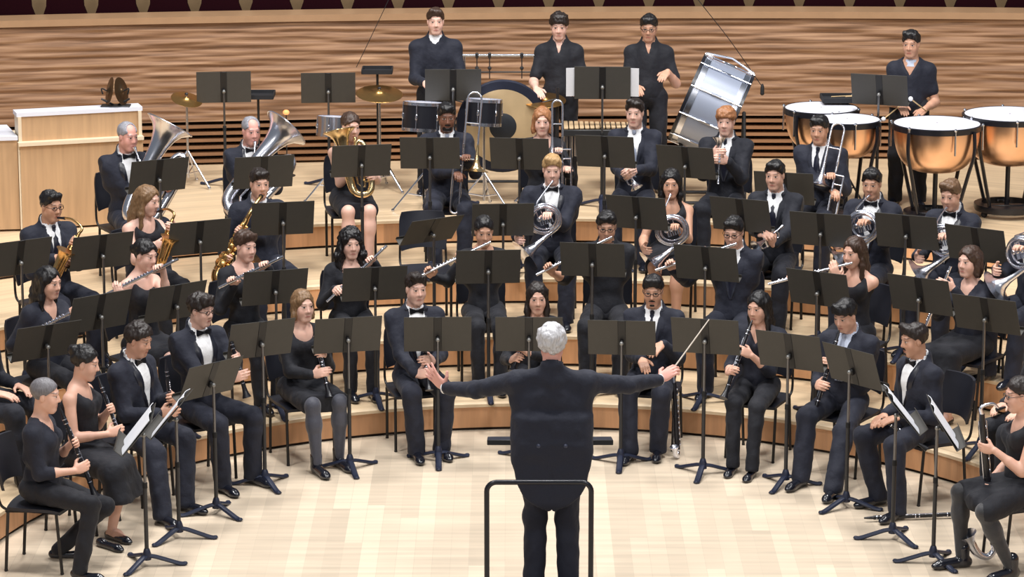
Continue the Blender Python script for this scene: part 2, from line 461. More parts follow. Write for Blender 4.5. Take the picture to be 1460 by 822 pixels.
add = structure(add_mesh('floor', [(-12, -8, 0), (12, -8, 0), (12, 14, 0), (-12, 14, 0)], [(0, 1, 2, 3)], FLOOR_M, smooth=False))
def ring(r0, r1, z0, z1, n=120, a0=-115, a1=115):
    """a curved step: face at r0 from z0 to z1, tread from r0 to r1, pale rounded nosing"""
    vs, fs, uv, mi = [], [], [], []
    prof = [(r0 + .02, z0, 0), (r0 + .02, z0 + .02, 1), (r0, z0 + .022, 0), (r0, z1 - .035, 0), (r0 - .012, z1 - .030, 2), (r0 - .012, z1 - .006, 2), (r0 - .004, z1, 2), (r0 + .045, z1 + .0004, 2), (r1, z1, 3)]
    ang = np.radians(np.linspace(a0, a1, n + 1)); k = len(prof)
    for a in ang:
        run = 0; pr = None
        for r, z, _ in prof:
            if pr: run += hypot(r - pr[0], z - pr[1])
            vs.append((r * sin(a), CY + r * cos(a), z)); uv.append((a * (r0 + r1) / 2, run)); pr = (r, z)
    for i in range(n):
        for j in range(k - 1):
            fs.append((i*k + j, (i+1)*k + j, (i+1)*k + j + 1, i*k + j + 1))
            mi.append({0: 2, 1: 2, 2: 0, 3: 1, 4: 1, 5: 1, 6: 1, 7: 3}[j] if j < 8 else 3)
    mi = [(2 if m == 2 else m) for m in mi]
    return vs, fs, uv, mi
radii = [r for r, z in RISE] + [15.0]
zs = [0] + [z for r, z in RISE]
for i in range(4):
    vs, fs, uv, mi = ring(radii[i], radii[i+1] + (.06 if i < 3 else 0), zs[i], zs[i+1])
    o = structure(add_mesh('floor_riser', vs, fs, None, smooth='auto', uv=uv, mats=[FACE_M, NOSE_M, SHADELINE, TREAD_M], mi=mi))

# the curved back wall: wavy carved planks above, slatted vent below, pale ledge on top
def wall_pt(x, z, off=0.0): return (x, 11.45 - x*x*.01276 + .0507*x + off, z)
def wall_mat():
    t = NT('carved_walnut_wall'); c1, c2, c3 = lin((104, 78, 60)), lin((146, 112, 86)), lin((178, 142, 110))
    n1 = t.n('ShaderNodeTexNoise', Scale=1.0, Detail=3.0, Distortion=.4); t.l(t.coords('UV', (1.5, 40, 1)), n1.inputs['Vector'])
    n2 = t.n('ShaderNodeTexNoise', Scale=1.0, Detail=2.0); t.l(t.coords('UV', (.9, 22, 1)), n2.inputs['Vector'])
    a = t.math('ADD', t.math('MULTIPLY', n1.outputs[0], .65), t.math('MULTIPLY', n2.outputs[0], .35))
    r = t.n('ShaderNodeValToRGB'); t.l(a, r.inputs[0]); e = r.color_ramp.elements
    e[0].position = .30; e[0].color = c1; e[1].position = .70; e[1].color = c3; m = e.new(.5); m.color = c2
    t.l(r.outputs[0], t.b.inputs['Base Color']); t.b.inputs['Roughness'].default_value = .66; t.b.inputs['Specular IOR Level'].default_value = .25
    return t.m
WALL_M = wall_mat()
def wall_grid(z0, z1, nx, nz, x0=-9, x1=9, amp=.02):
    xs = np.linspace(x0, x1, nx); zz = np.linspace(z0, z1, nz); X, Z = np.meshgrid(xs, zz, indexing='ij'); p = np.c_[X.ravel(), np.zeros(X.size), Z.ravel()]
    d = amp * (vnoise(p * V(1.7, 1, 28), 1, 3) + .5 * vnoise(p * V(3.2, 1, 50), 1, 8))
    edge = np.minimum(1, np.minimum(Z.ravel() - z0, z1 - Z.ravel()) / .04); d = d * edge
    vs = np.c_[X.ravel(), 11.45 - X.ravel()**2 * .01276 + .0507 * X.ravel() - d, Z.ravel()]
    i = np.arange(nx - 1)[:, None] * nz + np.arange(nz - 1)[None]; i = i.ravel(); f = np.c_[i, i + nz, i + nz + 1, i + 1]
    return vs, f, np.c_[X.ravel(), Z.ravel()]
vs, f, uv = wall_grid(1.36, 2.33, 700, 90)
structure(add_mesh('wall_back', vs, f, WALL_M, uv=uv))
def strip(name, z0, z1, off0, off1, material, n=60, x0=-9, x1=9):
    """a solid curved rail along the wall"""
    xs = np.linspace(x0, x1, n); vs, fs = [], []
    for x in xs: vs += [wall_pt(x, z0, off0), wall_pt(x, z1, off0), wall_pt(x, z1, off1), wall_pt(x, z0, off1)]
    for i in range(n - 1):
        for k in range(4): fs.append((i*4+k, i*4+(k+1) % 4, i*4+4+(k+1) % 4, i*4+4+k))
    fs += [(0, 3, 2, 1), (n*4-4, n*4-3, n*4-2, n*4-1)]
    return add_mesh(name, vs, fs, material, smooth='auto')
LEDGE_M = mat('pale_wall_ledge', (164, 130, 98), .4, 0, .1, 8)
structure(strip('trim_1', 2.33, 2.395, -.035, .35, LEDGE_M))
structure(strip('wall_vent', .93, 1.36, .10, .16, mat('vent_shadow_board', (46, 32, 24), .8), x0=-9, x1=9))
SLAT_M = plank_mat('walnut_vent_slat', (146, 106, 74), 'Object', (1, 1, 1), 2.0, .3, .12, .5, (2, 30, 30), 0, 0, .1)
wl = bpy.data.objects['wall_vent']
for k in range(6):
    z = .955 + k * .068
    o = strip('vent_slat', z, z + .030, -.005, .10, SLAT_M); o.parent = wl
# terrace behind the wall: tan partition and a row of dark red tip-up seats
structure(strip('wall_terrace', 2.0, 3.6, 1.0, 1.08, mat('tan_terrace_panel', (128, 104, 74), .6, 0, .12, 6)))
structure(strip('floor_terrace', 2.0, 2.04, .35, 1.0, mat('terrace_floor', (70, 52, 42), .7)))
MAROON = mat('dark_maroon_upholstery', (30, 7, 13), .95, 0, .15, 40, .2, 0, 0, .05)
SEATWOOD = mat('dark_seat_wood', (52, 34, 28), .5)
def seat_meshes():
    m = MB()                                                 # back: wider towards the seat, rounded
    for y0, y1 in ((0, .07),):
        prof = [(.232, 0), (.226, .10), (.182, .222), (.172, .40), (.14, .56)]
        vs = []; fs = []
        for y in (y0, y1):
            for w, z in prof: vs += [(-w, y, z), (w, y, z)]
        n = len(prof)
        for i in range(n - 1):
            a = i * 2; fs += [(a, a+1, a+3, a+2), (2*n+a, 2*n+a+2, 2*n+a+3, 2*n+a+1), (a, a+2, 2*n+a+2, 2*n+a), (a+1, 2*n+a+1, 2*n+a+3, a+3)]
        fs += [(0, 2*n, 2*n+1, 1), (2*n-2, 2*n-1, 4*n-1, 4*n-2)]
        m.add(vs, fs)
    back = m
    s = MB(); s.box((0, .28, -.02), (.44, .42, .10), rotx(.1), .03)
    return back, s
bk, sq = seat_meshes()
proto = None
for i in range(24):
    x = -5.55 + i * .497; p = wall_pt(x, 2.24, .42); yaw = atan2(-(.0507 - 2*.01276*x), 1)
    if proto is None:
        r = empty('terrace_seat', p); a = bk.build('seat_back', MAROON, r, smooth='auto'); b = sq.build('seat_cushion', MAROON, r); proto = r; kids = [a, b]
    else:
        r = proto.copy(); COL.objects.link(r); r.location = p
        for k in kids:
            c = k.copy(); COL.objects.link(c); c.parent = r
    tag(r, 'dark maroon upholstered seat in the row above the carved wall', 'theatre seat', 'maroon terrace seats behind the wall')
# ---------------------------------------------------------------- people
SKINS = {'fair': (228, 184, 166), 'light': (221, 174, 152), 'tan': (204, 156, 130), 'brown': (124, 84, 66), 'ruddy': (222, 164, 150), 'olive': (210, 162, 138)}
HAIRS = {'black': (20, 18, 20), 'dark': (36, 28, 25), 'brown': (62, 44, 34), 'lightbrown': (104, 78, 56), 'darkblond': (122, 94, 66), 'blond': (176, 142, 98),
         'strawberry': (158, 108, 72), 'grey': (142, 142, 150), 'silver': (190, 190, 194), 'salt': (112, 110, 114), 'slate': (66, 66, 74)}
def two_bone(a, c, l1, l2, hint):
    a, c = np.asarray(a, float), np.asarray(c, float); d = c - a; L = np.linalg.norm(d)
    if L > (l1 + l2) * .995:
        k = L / ((l1 + l2) * .995); l1 *= k; l2 *= k
    L = max(L, abs(l1 - l2) + 1e-3); u = d / L
    x = (l1*l1 - l2*l2 + L*L) / (2 * L); h = math.sqrt(max(l1*l1 - x*x, 0))
    w = nrm(hint - u * np.dot(hint, u)); return a + u * x + w * h

def hand(F, W, d, n, side, curl, k=0.004, sc=1.0, spread=0.0):
    d = nrm(d); n = nrm(n - d * np.dot(n, d)); th = -side * np.cross(n, d); R = np.c_[th, d, n]
    F.ell(W + d*.05*sc, (.040*sc, .052*sc, .0155*sc), .012, R)
    for off, ln, back, sp in ((.030, .95, .0, .22), (.010, 1.06, -.004, .06), (-.010, 1.0, .0, -.08), (-.028, .80, .009, -.26)):
        b = W + d * (.090 - back) * sc + th * off * sc; p = b; dd = nrm(d + th * sp * spread)
        F.cone(W + d*.03*sc + th*off*.6*sc, b, .0125*sc, .0105*sc, .008)
        for L, c, r0, r1 in ((.043, .5, .0100, .0092), (.027, 1.3, .0092, .0086), (.020, 1.9, .0086, .0074)):
            q = p + (dd * cos(c * curl) + n * sin(c * curl)) * L * ln * sc
            F.cone(p, q, r0*sc, r1*sc, k); p = q
    t0 = W + (d*.022 + th*.024 + n*.004) * sc
    t1 = t0 + nrm(d*.55 + th*(.75 + spread*.5) + n*.3) * .046 * sc; t2 = t1 + nrm(d*.85 + th*(.25 + spread*.5) + n*.45) * .032 * sc
    F.cone(t0, t1, .0145*sc, .0112*sc, .012); F.cone(t1, t2, .0112*sc, .009*sc, k)

HS = .94                                                     # head size
def head_shapes(F0, c, R, w=1.0):
    """the head in its own frame: x to the wearer's right, y out of the face, z up"""
    P = lambda *q: c + R @ (np.array(q) * V(w, 1, 1)) * HS
    class F:
        ell = staticmethod(lambda c_, r, k=.02, R_=None, sub=False: F0.ell(c_, np.array(r) * HS, k, R_, sub))
        cone = staticmethod(lambda a, b, r1, r2, k=.02: F0.cone(a, b, r1 * HS, r2 * HS, k))
    F.ell(P(0, -.014, .036), (.0745*w, .094, .083), .02, R)
    F.ell(P(0, .022, -.042), (.0570*w, .066, .079), .035, R)
    F.cone(P(-.016, .068, -.104), P(.016, .068, -.104), .018, .018, .03)
    F.cone(P(-.050*w, .0, -.058), P(-.024, .055, -.096), .019, .016, .03); F.cone(P(.050*w, .0, -.058), P(.024, .055, -.096), .019, .016, .03)
    for s in (-1, 1):
        F.ell(P(s*.031, .102, .008), (.019, .018, .0115), .014, R, sub=True)
        F.ell(P(s*.032, .0755, .008), (.0125, .0125, .0115), .004, R)
        F.ell(P(s*.036, .058, -.034), (.026, .022, .030), .04, R)
        F.ell(P(s*.0765, -.006, -.008), (.010, .021, .032), .006, R)
    F.cone(P(-.040, .077, .031), P(.040, .077, .031), .0105, .0105, .014)
    F.cone(P(0, .088, .014), P(0, .106, -.026), .0070, .0110, .010)
    F.cone(P(-.012, .094, -.031), P(.012, .094, -.031), .0085, .0085, .008)
    F.cone(P(-.019, .0845, -.0665), P(.019, .0845, -.0665), .0075, .0075, .007)
    F.cone(P(-.016, .0835, -.075), P(.016, .0835, -.075), .0075, .0075, .006)

def hair_mesh(style, seed):
    h = .0075
    lowz = -.44 if style in ('long', 'wavy', 'curly_long') else (-.22 if style in ('bob', 'ponytail', 'lowtie') else -.15)
    F = Field((-.16, -.2, lowz), (.16, .15, .2), h)
    g = {'cropped': .006, 'receding': .006, 'bushy': .024, 'curly': .020, 'mop': .018, 'curly_long': .018, 'long': .008, 'bob': .009}.get(style, .011)
    F.ell((0, -.016, .040), (.0765 + g, .097 + g, .084 + g), 0)
    lng = style in ('long', 'wavy', 'curly_long', 'bob')
    hair_line = {'receding': .072, 'cropped': .072, 'mop': .056, 'fringe': .052, 'quiff': .082, 'short': .076, 'bushy': .075, 'curly': .070}.get(style, .078)
    # the face opening and the nape
    F.cut(lambda x, y, z: np.sqrt((x/(.076 if not lng else .072))**2 + ((y-.10)/.088)**2 + ((z+.045)/(.045+hair_line))**2) * .05 - .05 + 0*z, .012)
    if not lng:
        zc = -.075 if style == 'bushy' else (-.035 if style == 'mop' else -.022)
        F.cut(lambda x, y, z: z - (zc + np.clip((y + .02) * .9, -.045, .10)) + 0*x, .006)
        F.cut(lambda x, y, z: np.sqrt(((np.abs(x)-.085)/.03)**2 + ((y-.004)/.024)**2 + ((z+.012)/.036)**2) * .03 - .03, .006)
    if style == 'receding':
        F.ell((0, .075, .085), (.05, .07, .05), .02, sub=True)
    if style in ('short', 'side', 'quiff', 'mop', 'fringe'):
        F.cone((-.045, .052, .100), (.040, .060, .106 if style != 'quiff' else .116), .024, .027 if style != 'quiff' else .032, .03)
    if style in ('mop', 'fringe'):
        F.cone((-.058, .060, .064), (.045, .078, .074), .019, .017, .02); F.cone((-.02, .085, .075), (.05, .062, .055), .013, .012, .015)
    if style == 'long':
        for s in (-1, 1):
            F.cone((s*.076, -.004, .05), (s*.084, .004, -.11), .017, .023, .03); F.cone((s*.084, .004, -.11), (s*.078, .035, -.29), .024, .015, .03)
        F.cone((0, -.06, .0), (0, -.085, -.17), .085, .075, .03); F.cone((0, -.085, -.17), (0, -.09, -.28), .075, .05, .03)
    if style in ('wavy', 'curly_long'):
        for s in (-1, 1):
            F.cone((s*.082, -.008, .04), (s*.105, .0, -.12), .024, .042, .03); F.cone((s*.105, .0, -.12), (s*.1, .025, -.26), .042, .026, .03)
        F.cone((0, -.06, .0), (0, -.09, -.18), .09, .085, .03); F.cone((0, -.09, -.18), (0, -.1, -.27), .085, .05, .03)
    if style == 'bob':
        for s in (-1, 1): F.cone((s*.078, -.006, .03), (s*.084, .004, -.10), .018, .026, .03)
        F.cone((0, -.055, .0), (0, -.065, -.10), .082, .07, .03)
    if style == 'bun': F.ell((0, -.105, .075), (.05, .045, .045), .015); F.ell((0, -.03, .118), (.05, .05, .02), .02)
    if style == 'lowbun': F.ell((0, -.125, .01), (.042, .036, .04), .012)
    if style in ('ponytail', 'lowtie'):
        z0 = .05 if style == 'ponytail' else -.01
        F.ell((0, -.115, z0), (.022, .03, .022), .015); F.cone((0, -.125, z0), (.03, -.15, z0 - .08), .026, .032, .02); F.cone((.03, -.15, z0 - .08), (.04, -.13, z0 - .19), .032, .012, .02)
    v, f = F.mesh()
    amp = {'bushy': .009, 'curly': .009, 'curly_long': .012, 'wavy': .009, 'mop': .008, 'cropped': .002, 'receding': .003}.get(style, .0065)
    v = v + vnormals(v, f) * (amp * (vnoise(v * V(1, 1, .6), 38, seed) + .7 * vnoise(v * V(1, 1, .45), 85, seed + 5)))[:, None]
    return v, f

_SHOES = {}
def shoe_mesh(kind):
    if kind in _SHOES: return _SHOES[kind]
    F = Field((-.08, -.12, -.02), (.08, .24, .34), .0075)
    if kind in ('man', 'boot'):
        F.ell((0, -.035, .035), (.036, .05, .045), .01); F.cone((0, .0, .04), (0, .15, .032), .037, .036, .02); F.ell((0, .165, .026), (.036, .055, .026), .02)
        F.cone((0, -.015, .05), (0, -.015, .135 if kind == 'boot' else .10), .042, .046 if kind == 'boot' else .04, .02)
    else:                                                    # a low cut flat with the instep bare
        F.ell((0, -.03, .03), (.031, .045, .034), .01); F.cone((0, .0, .024), (0, .14, .022), .030, .032, .02); F.ell((0, .155, .018), (.031, .045, .018), .02)
        F.ell((0, .045, .062), (.024, .075, .03), .008, sub=True)
    F.cut(lambda x, y, z: z - .004 + 0*x + 0*y)
    v, f = F.mesh(); me = add_mesh('shoe', v, f, SHOE()); d = me.data; bpy.data.objects.remove(me)
    _SHOES[kind] = d; return d

def glasses(parent, c, R):
    m = MB(); P = lambda *q: c + R @ np.array(q) * HS
    for s in (-1, 1):
        m.tube([P(s*.033 + .022*cos(a), .098, .007 + .016*sin(a)) for a in np.linspace(0, 2*pi, 15)[:-1]], .0024, 6, closed=True)
        m.tube([P(s*.056, .097, .010), P(s*.079, .06, .012), P(s*.082, -.005, .008)], .0022, 6)
    m.tube([P(-.011, .099, .012), P(.011, .099, .012)], .002, 6)
    m.build('glasses', mat('dark_spectacle_frame', (30, 26, 26), .35, 0, .1), parent)

def person(short, label, pos, yaw, headw, look=None, pitch=-6, sex='m', hair=('short', 'dark'), skin='light', top='tux', bottom='trousers',
           stand=False, grips=None, rests=None, feet=None, foot_fwd=.46, shoe='man', specs=False, h=.0068, cap=None, wide=.92, legs='bare',
           head_tilt=0.0, elbow_out=.34, lean=.05, shirt='white', tie='tie', seed=0, group=None, open_hands=None, tails=False, beard=None):
    """pos: the floor point under the hips, yaw: facing (0 = towards the audience, + = turning to the picture's right side), headw: head centre in the world"""
    phi = radians(yaw); A = phi + pi; Rw = rotz(A); RwT = Rw.T; pos = np.asarray(pos, float)
    L = lambda p: RwT @ (np.asarray(p, float) - pos)
    D = lambda v: RwT @ np.asarray(v, float)
    hc = L(headw); zh = .92 if stand else .55
    ts = np.clip((hc[2] - zh) / .68, .85, 1.2); wm = sex == 'm'
    Rh = rotz(radians((look if look is not None else yaw) - yaw)) @ rotx(radians(pitch)) @ roty(radians(head_tilt))
    N = hc + Rh @ V(0, -.022, -.105) + V(0, -.010, -.058); N[0] *= .8
    sw = (.180 if wm else .150) * wide; S = {s: N + V(s * sw, -.008, -.078 if not stand or tails else -.094) for s in (1, -1)}
    # ---- hands
    l1, l2 = (.30, .255) if wm else (.275, .235); arm = {}
    for s in (1, -1):
        g = (grips or {}).get(s); r = (rests or {}).get(s); o = (open_hands or {}).get(s); spread = 0
        if o is not None:
            W = L(o[0]); d = D(o[1]); n = D(o[2]); curl = o[3]; spread = o[4]
        elif g is not None:
            G, t = L(g[0]), nrm(D(g[1])); a = nrm(G - (S[s] + V(s*.10, .04, -.27)))
            d = nrm(a - .85 * t * np.dot(a, t)); n = nrm(np.cross(t, d))
            if np.dot(n, V(-s*.6, .25, -.6)) < 0: n = -n
            W = G - d * .085 - n * .027; curl = .85
        elif r is not None:
            W = L(r); d = nrm(V(-s*.35, 1, -.25)); n = nrm(V(-s*.2, -.2, -1)); curl = .35
        else:
            if stand: W = V(s*.23, .16, zh + .06); d = nrm(V(-s*.3, .8, -.55)); n = nrm(V(-s*.8, -.2, -.4))
            else: W = V(s*.13, .27, zh + .115); d = nrm(V(-s*.3, 1, -.15)); n = nrm(V(-s*.2, 0, -1))
            curl = .4
        hint = V(s * elbow_out, -.45, -.75); arm[s] = (two_bone(S[s], W, l1, l2, hint), W, d, n, curl, spread)
    # ---- legs
    leg = {}
    for s in (1, -1):
        Hp = V(s * .092, 0, zh)
        if feet is not None and feet.get(s) is not None: An = L(feet[s]); An[2] = .085
        elif stand: An = V(s * .11, -.01, .085)
        else: An = V(s * (.125 if wm else .085), foot_fwd + .03 * (((seed * 7 + s) % 3) - 1), .085)
        if stand: K = two_bone(Hp, An, .425, .42, V(0, 1, 0))
        else: K = two_bone(Hp, An, .435, .44, V(s * (.12 if wm else .02), .6, 1))
        leg[s] = (Hp, K, An)
    # ---- body: one continuous skin
    pts = np.array([hc + V(0, 0, .16), hc - V(.14, .16, 0), hc + V(.14, .16, 0), V(-.22, -.16, zh - .05), V(.22, .14, zh)] +
                   [q + e for s in (1, -1) for q in (arm[s][0], arm[s][1] + arm[s][2]*.14) for e in (V(.07, .07, .07), V(-.07, -.07, -.07))])
    lo, hi = pts.min(0) - .03, pts.max(0) + .03
    bare_legs = bottom in ('skirt', 'dress')
    if bare_legs: lo[2] = -.01; hi[1] = max(hi[1], max(leg[s][2][1] for s in leg) + .24); lo[1] = min(lo[1], min(leg[s][2][1] for s in leg) - .1)
    F = Field(lo, hi, h)
    fitted = wm and top in ('tux', 'suit')
    F.cone(N + V(0, -.01 if fitted else .0, -.06), V(0, .0, zh + .05), .055 if fitted else (.095 if wm else .082), .08, .03)
    F.ell(N + V(0, .008 if not fitted else -.01, -.15), ((.125 if wm else .112) * (wide if not fitted else .8), .082 if not fitted else .05, .14), .04)
    tr = .03 if fitted else ((.046 if wm else .041) if top in ('tank', 'blouse') else .034)
    for s in (1, -1):
        F.cone(N + V(s*.03, -.012, -.012), S[s] + V(0, 0, -.004), tr, tr, .04)
    nk = .056 if wm else .047
    F.cone(hc + Rh @ V(0, -.022, -.055), N + V(0, 0, -.03), nk, nk * 1.08, .025)
    full = top in ('tux', 'suit', 'blouse', 'polo')
    for s in (1, -1):
        E, W, d, n, curl, spread = arm[s]
        a0, a1, a2, a3 = (.047, .040, .039, .027) if wm else (.043, .036, .035, .024)
        if top in ('tux', 'suit'): a0, a1, a2 = .04, .036, .034
        F.cone(S[s], E, a0, a1, .03); F.cone(E, W, a2, a3, .02); F.cone(E + (W - E)*.1, E + (W-E)*.45, a2*1.03, a2*.95, .02)
        hand(F, W, d, n, s, curl, .003, 1.0 if wm else .93, spread)
        if bare_legs:
            Hp, K, An = leg[s]; tw_ = .8 * atan2(K[0] - Hp[0], max(K[1] - Hp[1], .15)); fd = V(sin(tw_), cos(tw_), 0)
            F.cone(Hp, K, .080, .056, .03); F.cone(K, K + (An-K)*.35, .052, .055, .03); F.cone(K + (An-K)*.3, An, .053, .033, .03)
            if legs != 'bare': continue
            F.cone(An - fd*.03 + V(0, 0, -.045), An + fd*.06 + V(0, 0, -.035), .030, .030, .02); F.cone(An + fd*.05 + V(0, 0, -.03), An + fd*.16 + V(0, 0, -.062), .03, .02, .02)
    head_shapes(F, hc, Rh, .98 if wm else .93)
    if bare_legs: F.cut(lambda x, y, z: z - .006 + 0*x + 0*y)
    v, f = F.mesh(); hs = (v - hc) @ Rh / HS
    sk = skin_mat(skin + '_' + hair[1], SKINS[skin], tuple(int(c*.8) for c in HAIRS[hair[1]]), (176, 92, 88) if skin != 'brown' else (96, 56, 52))
    root = add_mesh('person', v, f, sk, None, pos, A, True, attr=hs)
    tag(root, label, 'person', group)
    # ---- clothes
    fit = wm and top in ('tux', 'suit')
    jk = {'tux': SUIT, 'suit': SUIT2 if seed % 2 else SUIT, 'blouse': BLK, 'tee': NAVY, 'shortshirt': BLK, 'polo': NAVY, 'threeq': NAVY if seed % 2 else BLK, 'tank': BLK, 'shirt': BLK, 'cardigan': NAVY}[top]()
    ny = N[1]; tw = wide * (1.0 if wm else .86); g = .012 if fit else 0
    ch = zh + .36 * ts * 1.0; nz_ = N[2]
    E2 = [q for s in (1, -1) for q in (arm[s][0], arm[s][1])]
    pts = np.array([V(-.26*wide, -.2, zh - .09), V(.26*wide, .2, nz_ + .1)] + [q + e for q in E2 for e in (V(.09, .09, .09), V(-.09, -.09, -.09))])
    lo, hi = pts.min(0), pts.max(0)
    if tails: lo = np.minimum(lo, V(-.36, -.3, .42))
    F = Field(lo, hi, .0115)
    ells = [((0, .005, zh + .05), (.168*tw + g, .128 + g, .13)), ((0, .012 + ny*.3, zh + .20*ts), (.146*tw + g*1.4, .108 + g, .19)), ((0, .008 + ny*.75, ch), (.168*tw + g*1.3, .112 + g, .155))]
    for c, r in ells: F.ell(c, r, .05)
    if not wm:
        for s in (1, -1): F.ell((s*.062, .085 + ny*.75, ch + .0), (.066, .05, .062), .04)
    if top == 'tank':
        for s in (1, -1):
            F.cone((s*.082, ny - .02, nz_ - .045), (s*.085, ny*.75 + .085, ch + .03), .026, .04, .03); F.cone((s*.082, ny - .02, nz_ - .045), (s*.085, ny*.75 - .07, ch), .026, .045, .03)
    else:
        sr = .062 if fit else (.062 if wm else .055)
        for s in (1, -1):
            F.cone(N + V(s*.035, -.014, -.028), S[s] + V(s*.006, 0, .0), sr * .92, sr * .96, .045); F.cone(S[s], S[s] + V(-s*.05, 0, -.16), sr, .09, .05)
    if fit:
        z0 = zh + (.13 if top == 'tux' else .17) * ts; ww = .072 if top == 'tux' else .062
        F.cut(lambda x, y, z: np.maximum(np.maximum(np.abs(x) - ww * np.clip((z - z0) / (nz_ - z0), 0, 1)**.75, (.030 + ny*.5) - y), z0 - z), .004)
    elif top in ('polo', 'shortshirt', 'shirt'):
        if top != 'polo': F.cut(lambda x, y, z: np.maximum(np.maximum(np.abs(x) - .036 * np.clip((z - (nz_ - .085)) / .085, 0, 1), .02 + ny - y), nz_ - .085 - z), .004)
    elif top in ('cardigan', 'threeq', 'tee'):
        dv = .17 if top == 'cardigan' else .13
        F.cut(lambda x, y, z: np.maximum(np.maximum(np.abs(x) - .075 * np.clip((z - (nz_ - dv)) / dv, 0, 1), .02 + ny - y), nz_ - dv - z), .006)
    else:
        F.ell(N + V(0, .080, -.012), (.092, .088, .098 if top == 'blouse' else .105), .01, sub=True)
    F.cone(N + V(0, 0, -.03), N + V(0, .03, .12), nk + .006, nk + .008, .006, sub=True)
    if fit:                                                  # the jacket collar rises round the neck, open in front
        F.cone(N + V(0, -.010, -.05), N + V(0, -.018, .030), nk + .034, nk + .020, .03)
        F.cone(N + V(0, -.002, -.03), N + V(0, .012, .12), nk + .013, nk + .016, .004, sub=True)
        F.cut(lambda x, y, z: np.maximum(np.maximum(np.abs(x) - (.052 + .02 * np.clip((z - nz_)/.04, 0, 1)), (ny + .028) - y), nz_ - .06 - z), .004)
    frac = {'tux': 1.93, 'suit': 1.93, 'blouse': 1.95, 'cardigan': 1.93, 'polo': 1.92, 'tee': .62, 'shortshirt': .78, 'threeq': 1.35, 'shirt': 1.3, 'tank': 0}[top]
    for s in (1, -1):
        E, W = arm[s][0], arm[s][1]; r = (.066, .057, .055, .043) if fit else ((.061, .055, .052, .039) if wm else (.056, .051, .048, .037))
        if frac > 0:
            q = min(frac, 1.0); F.cone(S[s], S[s] + (E - S[s])*q, r[0], r[0] + (r[1]-r[0])*q, .035)
            if frac > 1: F.cone(E, E + (W - E)*(frac - 1), r[2], r[2] + (r[3]-r[2])*(frac-1), .02)
    if top in ('polo', 'shortshirt', 'shirt'):
        F.cone(N + V(0, -.006, -.065), N + V(0, -.012, .022), nk + .052, nk + .022, .03)
        F.cone(N + V(0, 0, -.01), N + V(0, .03, .12), nk + .002, nk + .010, .004, sub=True)
        if top != 'polo': F.cut(lambda x, y, z: np.maximum(np.maximum(np.abs(x) - .03 * np.clip((z - (nz_ - .10)) / .12, 0, 1.3), .02 + ny - y), nz_ - .10 - z), .004)
    if tails:                                                # the tailcoat's two long tails hang behind the legs
        def tl(x, y, z):
            w = np.interp(z, [.63, .66, .71, .79, .98, 1.2], [.05, .12, .175, .22, .262, .26]).astype(np.float32)
            yc = np.interp(z, [.6, .9, 1.1, 1.3], [-.18, -.165, -.10, -.06]).astype(np.float32); th = np.interp(z, [.5, .9, 1.05, 1.2], [.014, .02, .085, .10]).astype(np.float32)
            return np.sqrt((np.maximum(np.abs(x) - w + th, 0))**2 + (y - yc)**2) - th + np.maximum(.65 - z, 0) * .3 + np.maximum(z - 1.22, 0) + np.maximum(.004 - np.abs(x), 0) * np.where(z < .9, 1.5, 0)
        F.op(tl, (-.36, -.3, .42), (.36, .1, 1.3), .02)
    v, f = F.mesh(); v = wrinkle(v, f, .0055 if fit else .0040, 14, seed)
    nm = {'tux': 'tuxedo_jacket', 'suit': 'suit_jacket', 'blouse': 'blouse', 'tee': 't_shirt', 'shortshirt': 'shirt', 'polo': 'polo_sweater', 'threeq': 'blouse', 'tank': 'dress_top', 'shirt': 'shirt', 'cardigan': 'cardigan'}[top]
    if tails: nm = 'tailcoat'
    add_mesh(nm, v, f, jk, root)
    front = lambda z: max([c[1] + r[1] * math.sqrt(max(0, 1 - ((z - c[2]) / r[2])**2)) for c, r in ells])
    if fit and not tails:
        sm = WHITE() if shirt == 'white' else PALE()
        F = Field((-.115, ny - .09, z0 - .05), (.115, .24, nz_ + .08), .0115)
        for c, r in ells: F.ell(c, np.array(r) - .010, .05)
        F.cone(N + V(0, .006, -.02), N + V(0, .012, -.14), .066, .098, .05)
        for s in (1, -1): F.cone(N + V(s*.03, -.006, -.026), N + V(s*.12, -.006, -.075), .05, .05, .03)
        F.cone(N + V(0, -.003, -.03), N + V(0, -.006, .040), nk + .013, nk + .010, .01)
        F.cone(N + V(0, .0, .02), N + V(0, .02, .12), nk + .002, nk + .004, .003, sub=True)
        v, f = F.mesh(); sho = add_mesh('shirt', wrinkle(v, f, .002, 20, seed), f, sm, root)
        m = MB(); zt = nz_ - .010; yt = N[1] + nk + .022
        if tie == 'bow':
            for s in (1, -1):
                m.add([(s*.006, yt - .006, zt - .008), (s*.006, yt - .006, zt + .008), (s*.006, yt + .008, zt - .008), (s*.006, yt + .008, zt + .008),
                       (s*.055, yt - .016, zt - .026), (s*.055, yt - .016, zt + .026), (s*.052, yt + .004, zt - .023), (s*.052, yt + .004, zt + .023)],
                      [(0, 1, 3, 2), (4, 6, 7, 5), (0, 4, 5, 1), (2, 3, 7, 6), (0, 2, 6, 4), (1, 5, 7, 3)])
            m.box((0, yt + .002, zt), (.018, .02, .022), None, .006); m.build('bow_tie', mat('black_satin', (16, 17, 24), .3, 0, .1), sho)
        else:
            zz = np.linspace(zt, z0 + .005, 9); vs = []; fs = []
            for i, z in enumerate(zz):
                w = .013 if i == 0 else .019 + .020 * i / 8; y = (yt if i == 0 else max(front(z), 0) - .004) + .0
                for dx, dy in ((-w, 0), (0, .010), (w, 0), (0, -.012)): vs.append((dx, y + dy, z))
            for i in range(8):
                for k in range(4): fs.append((i*4+k, i*4+(k+1) % 4, i*4+4+(k+1) % 4, i*4+4+k))
            fs += [(3, 2, 1, 0), (32, 33, 34, 35)]
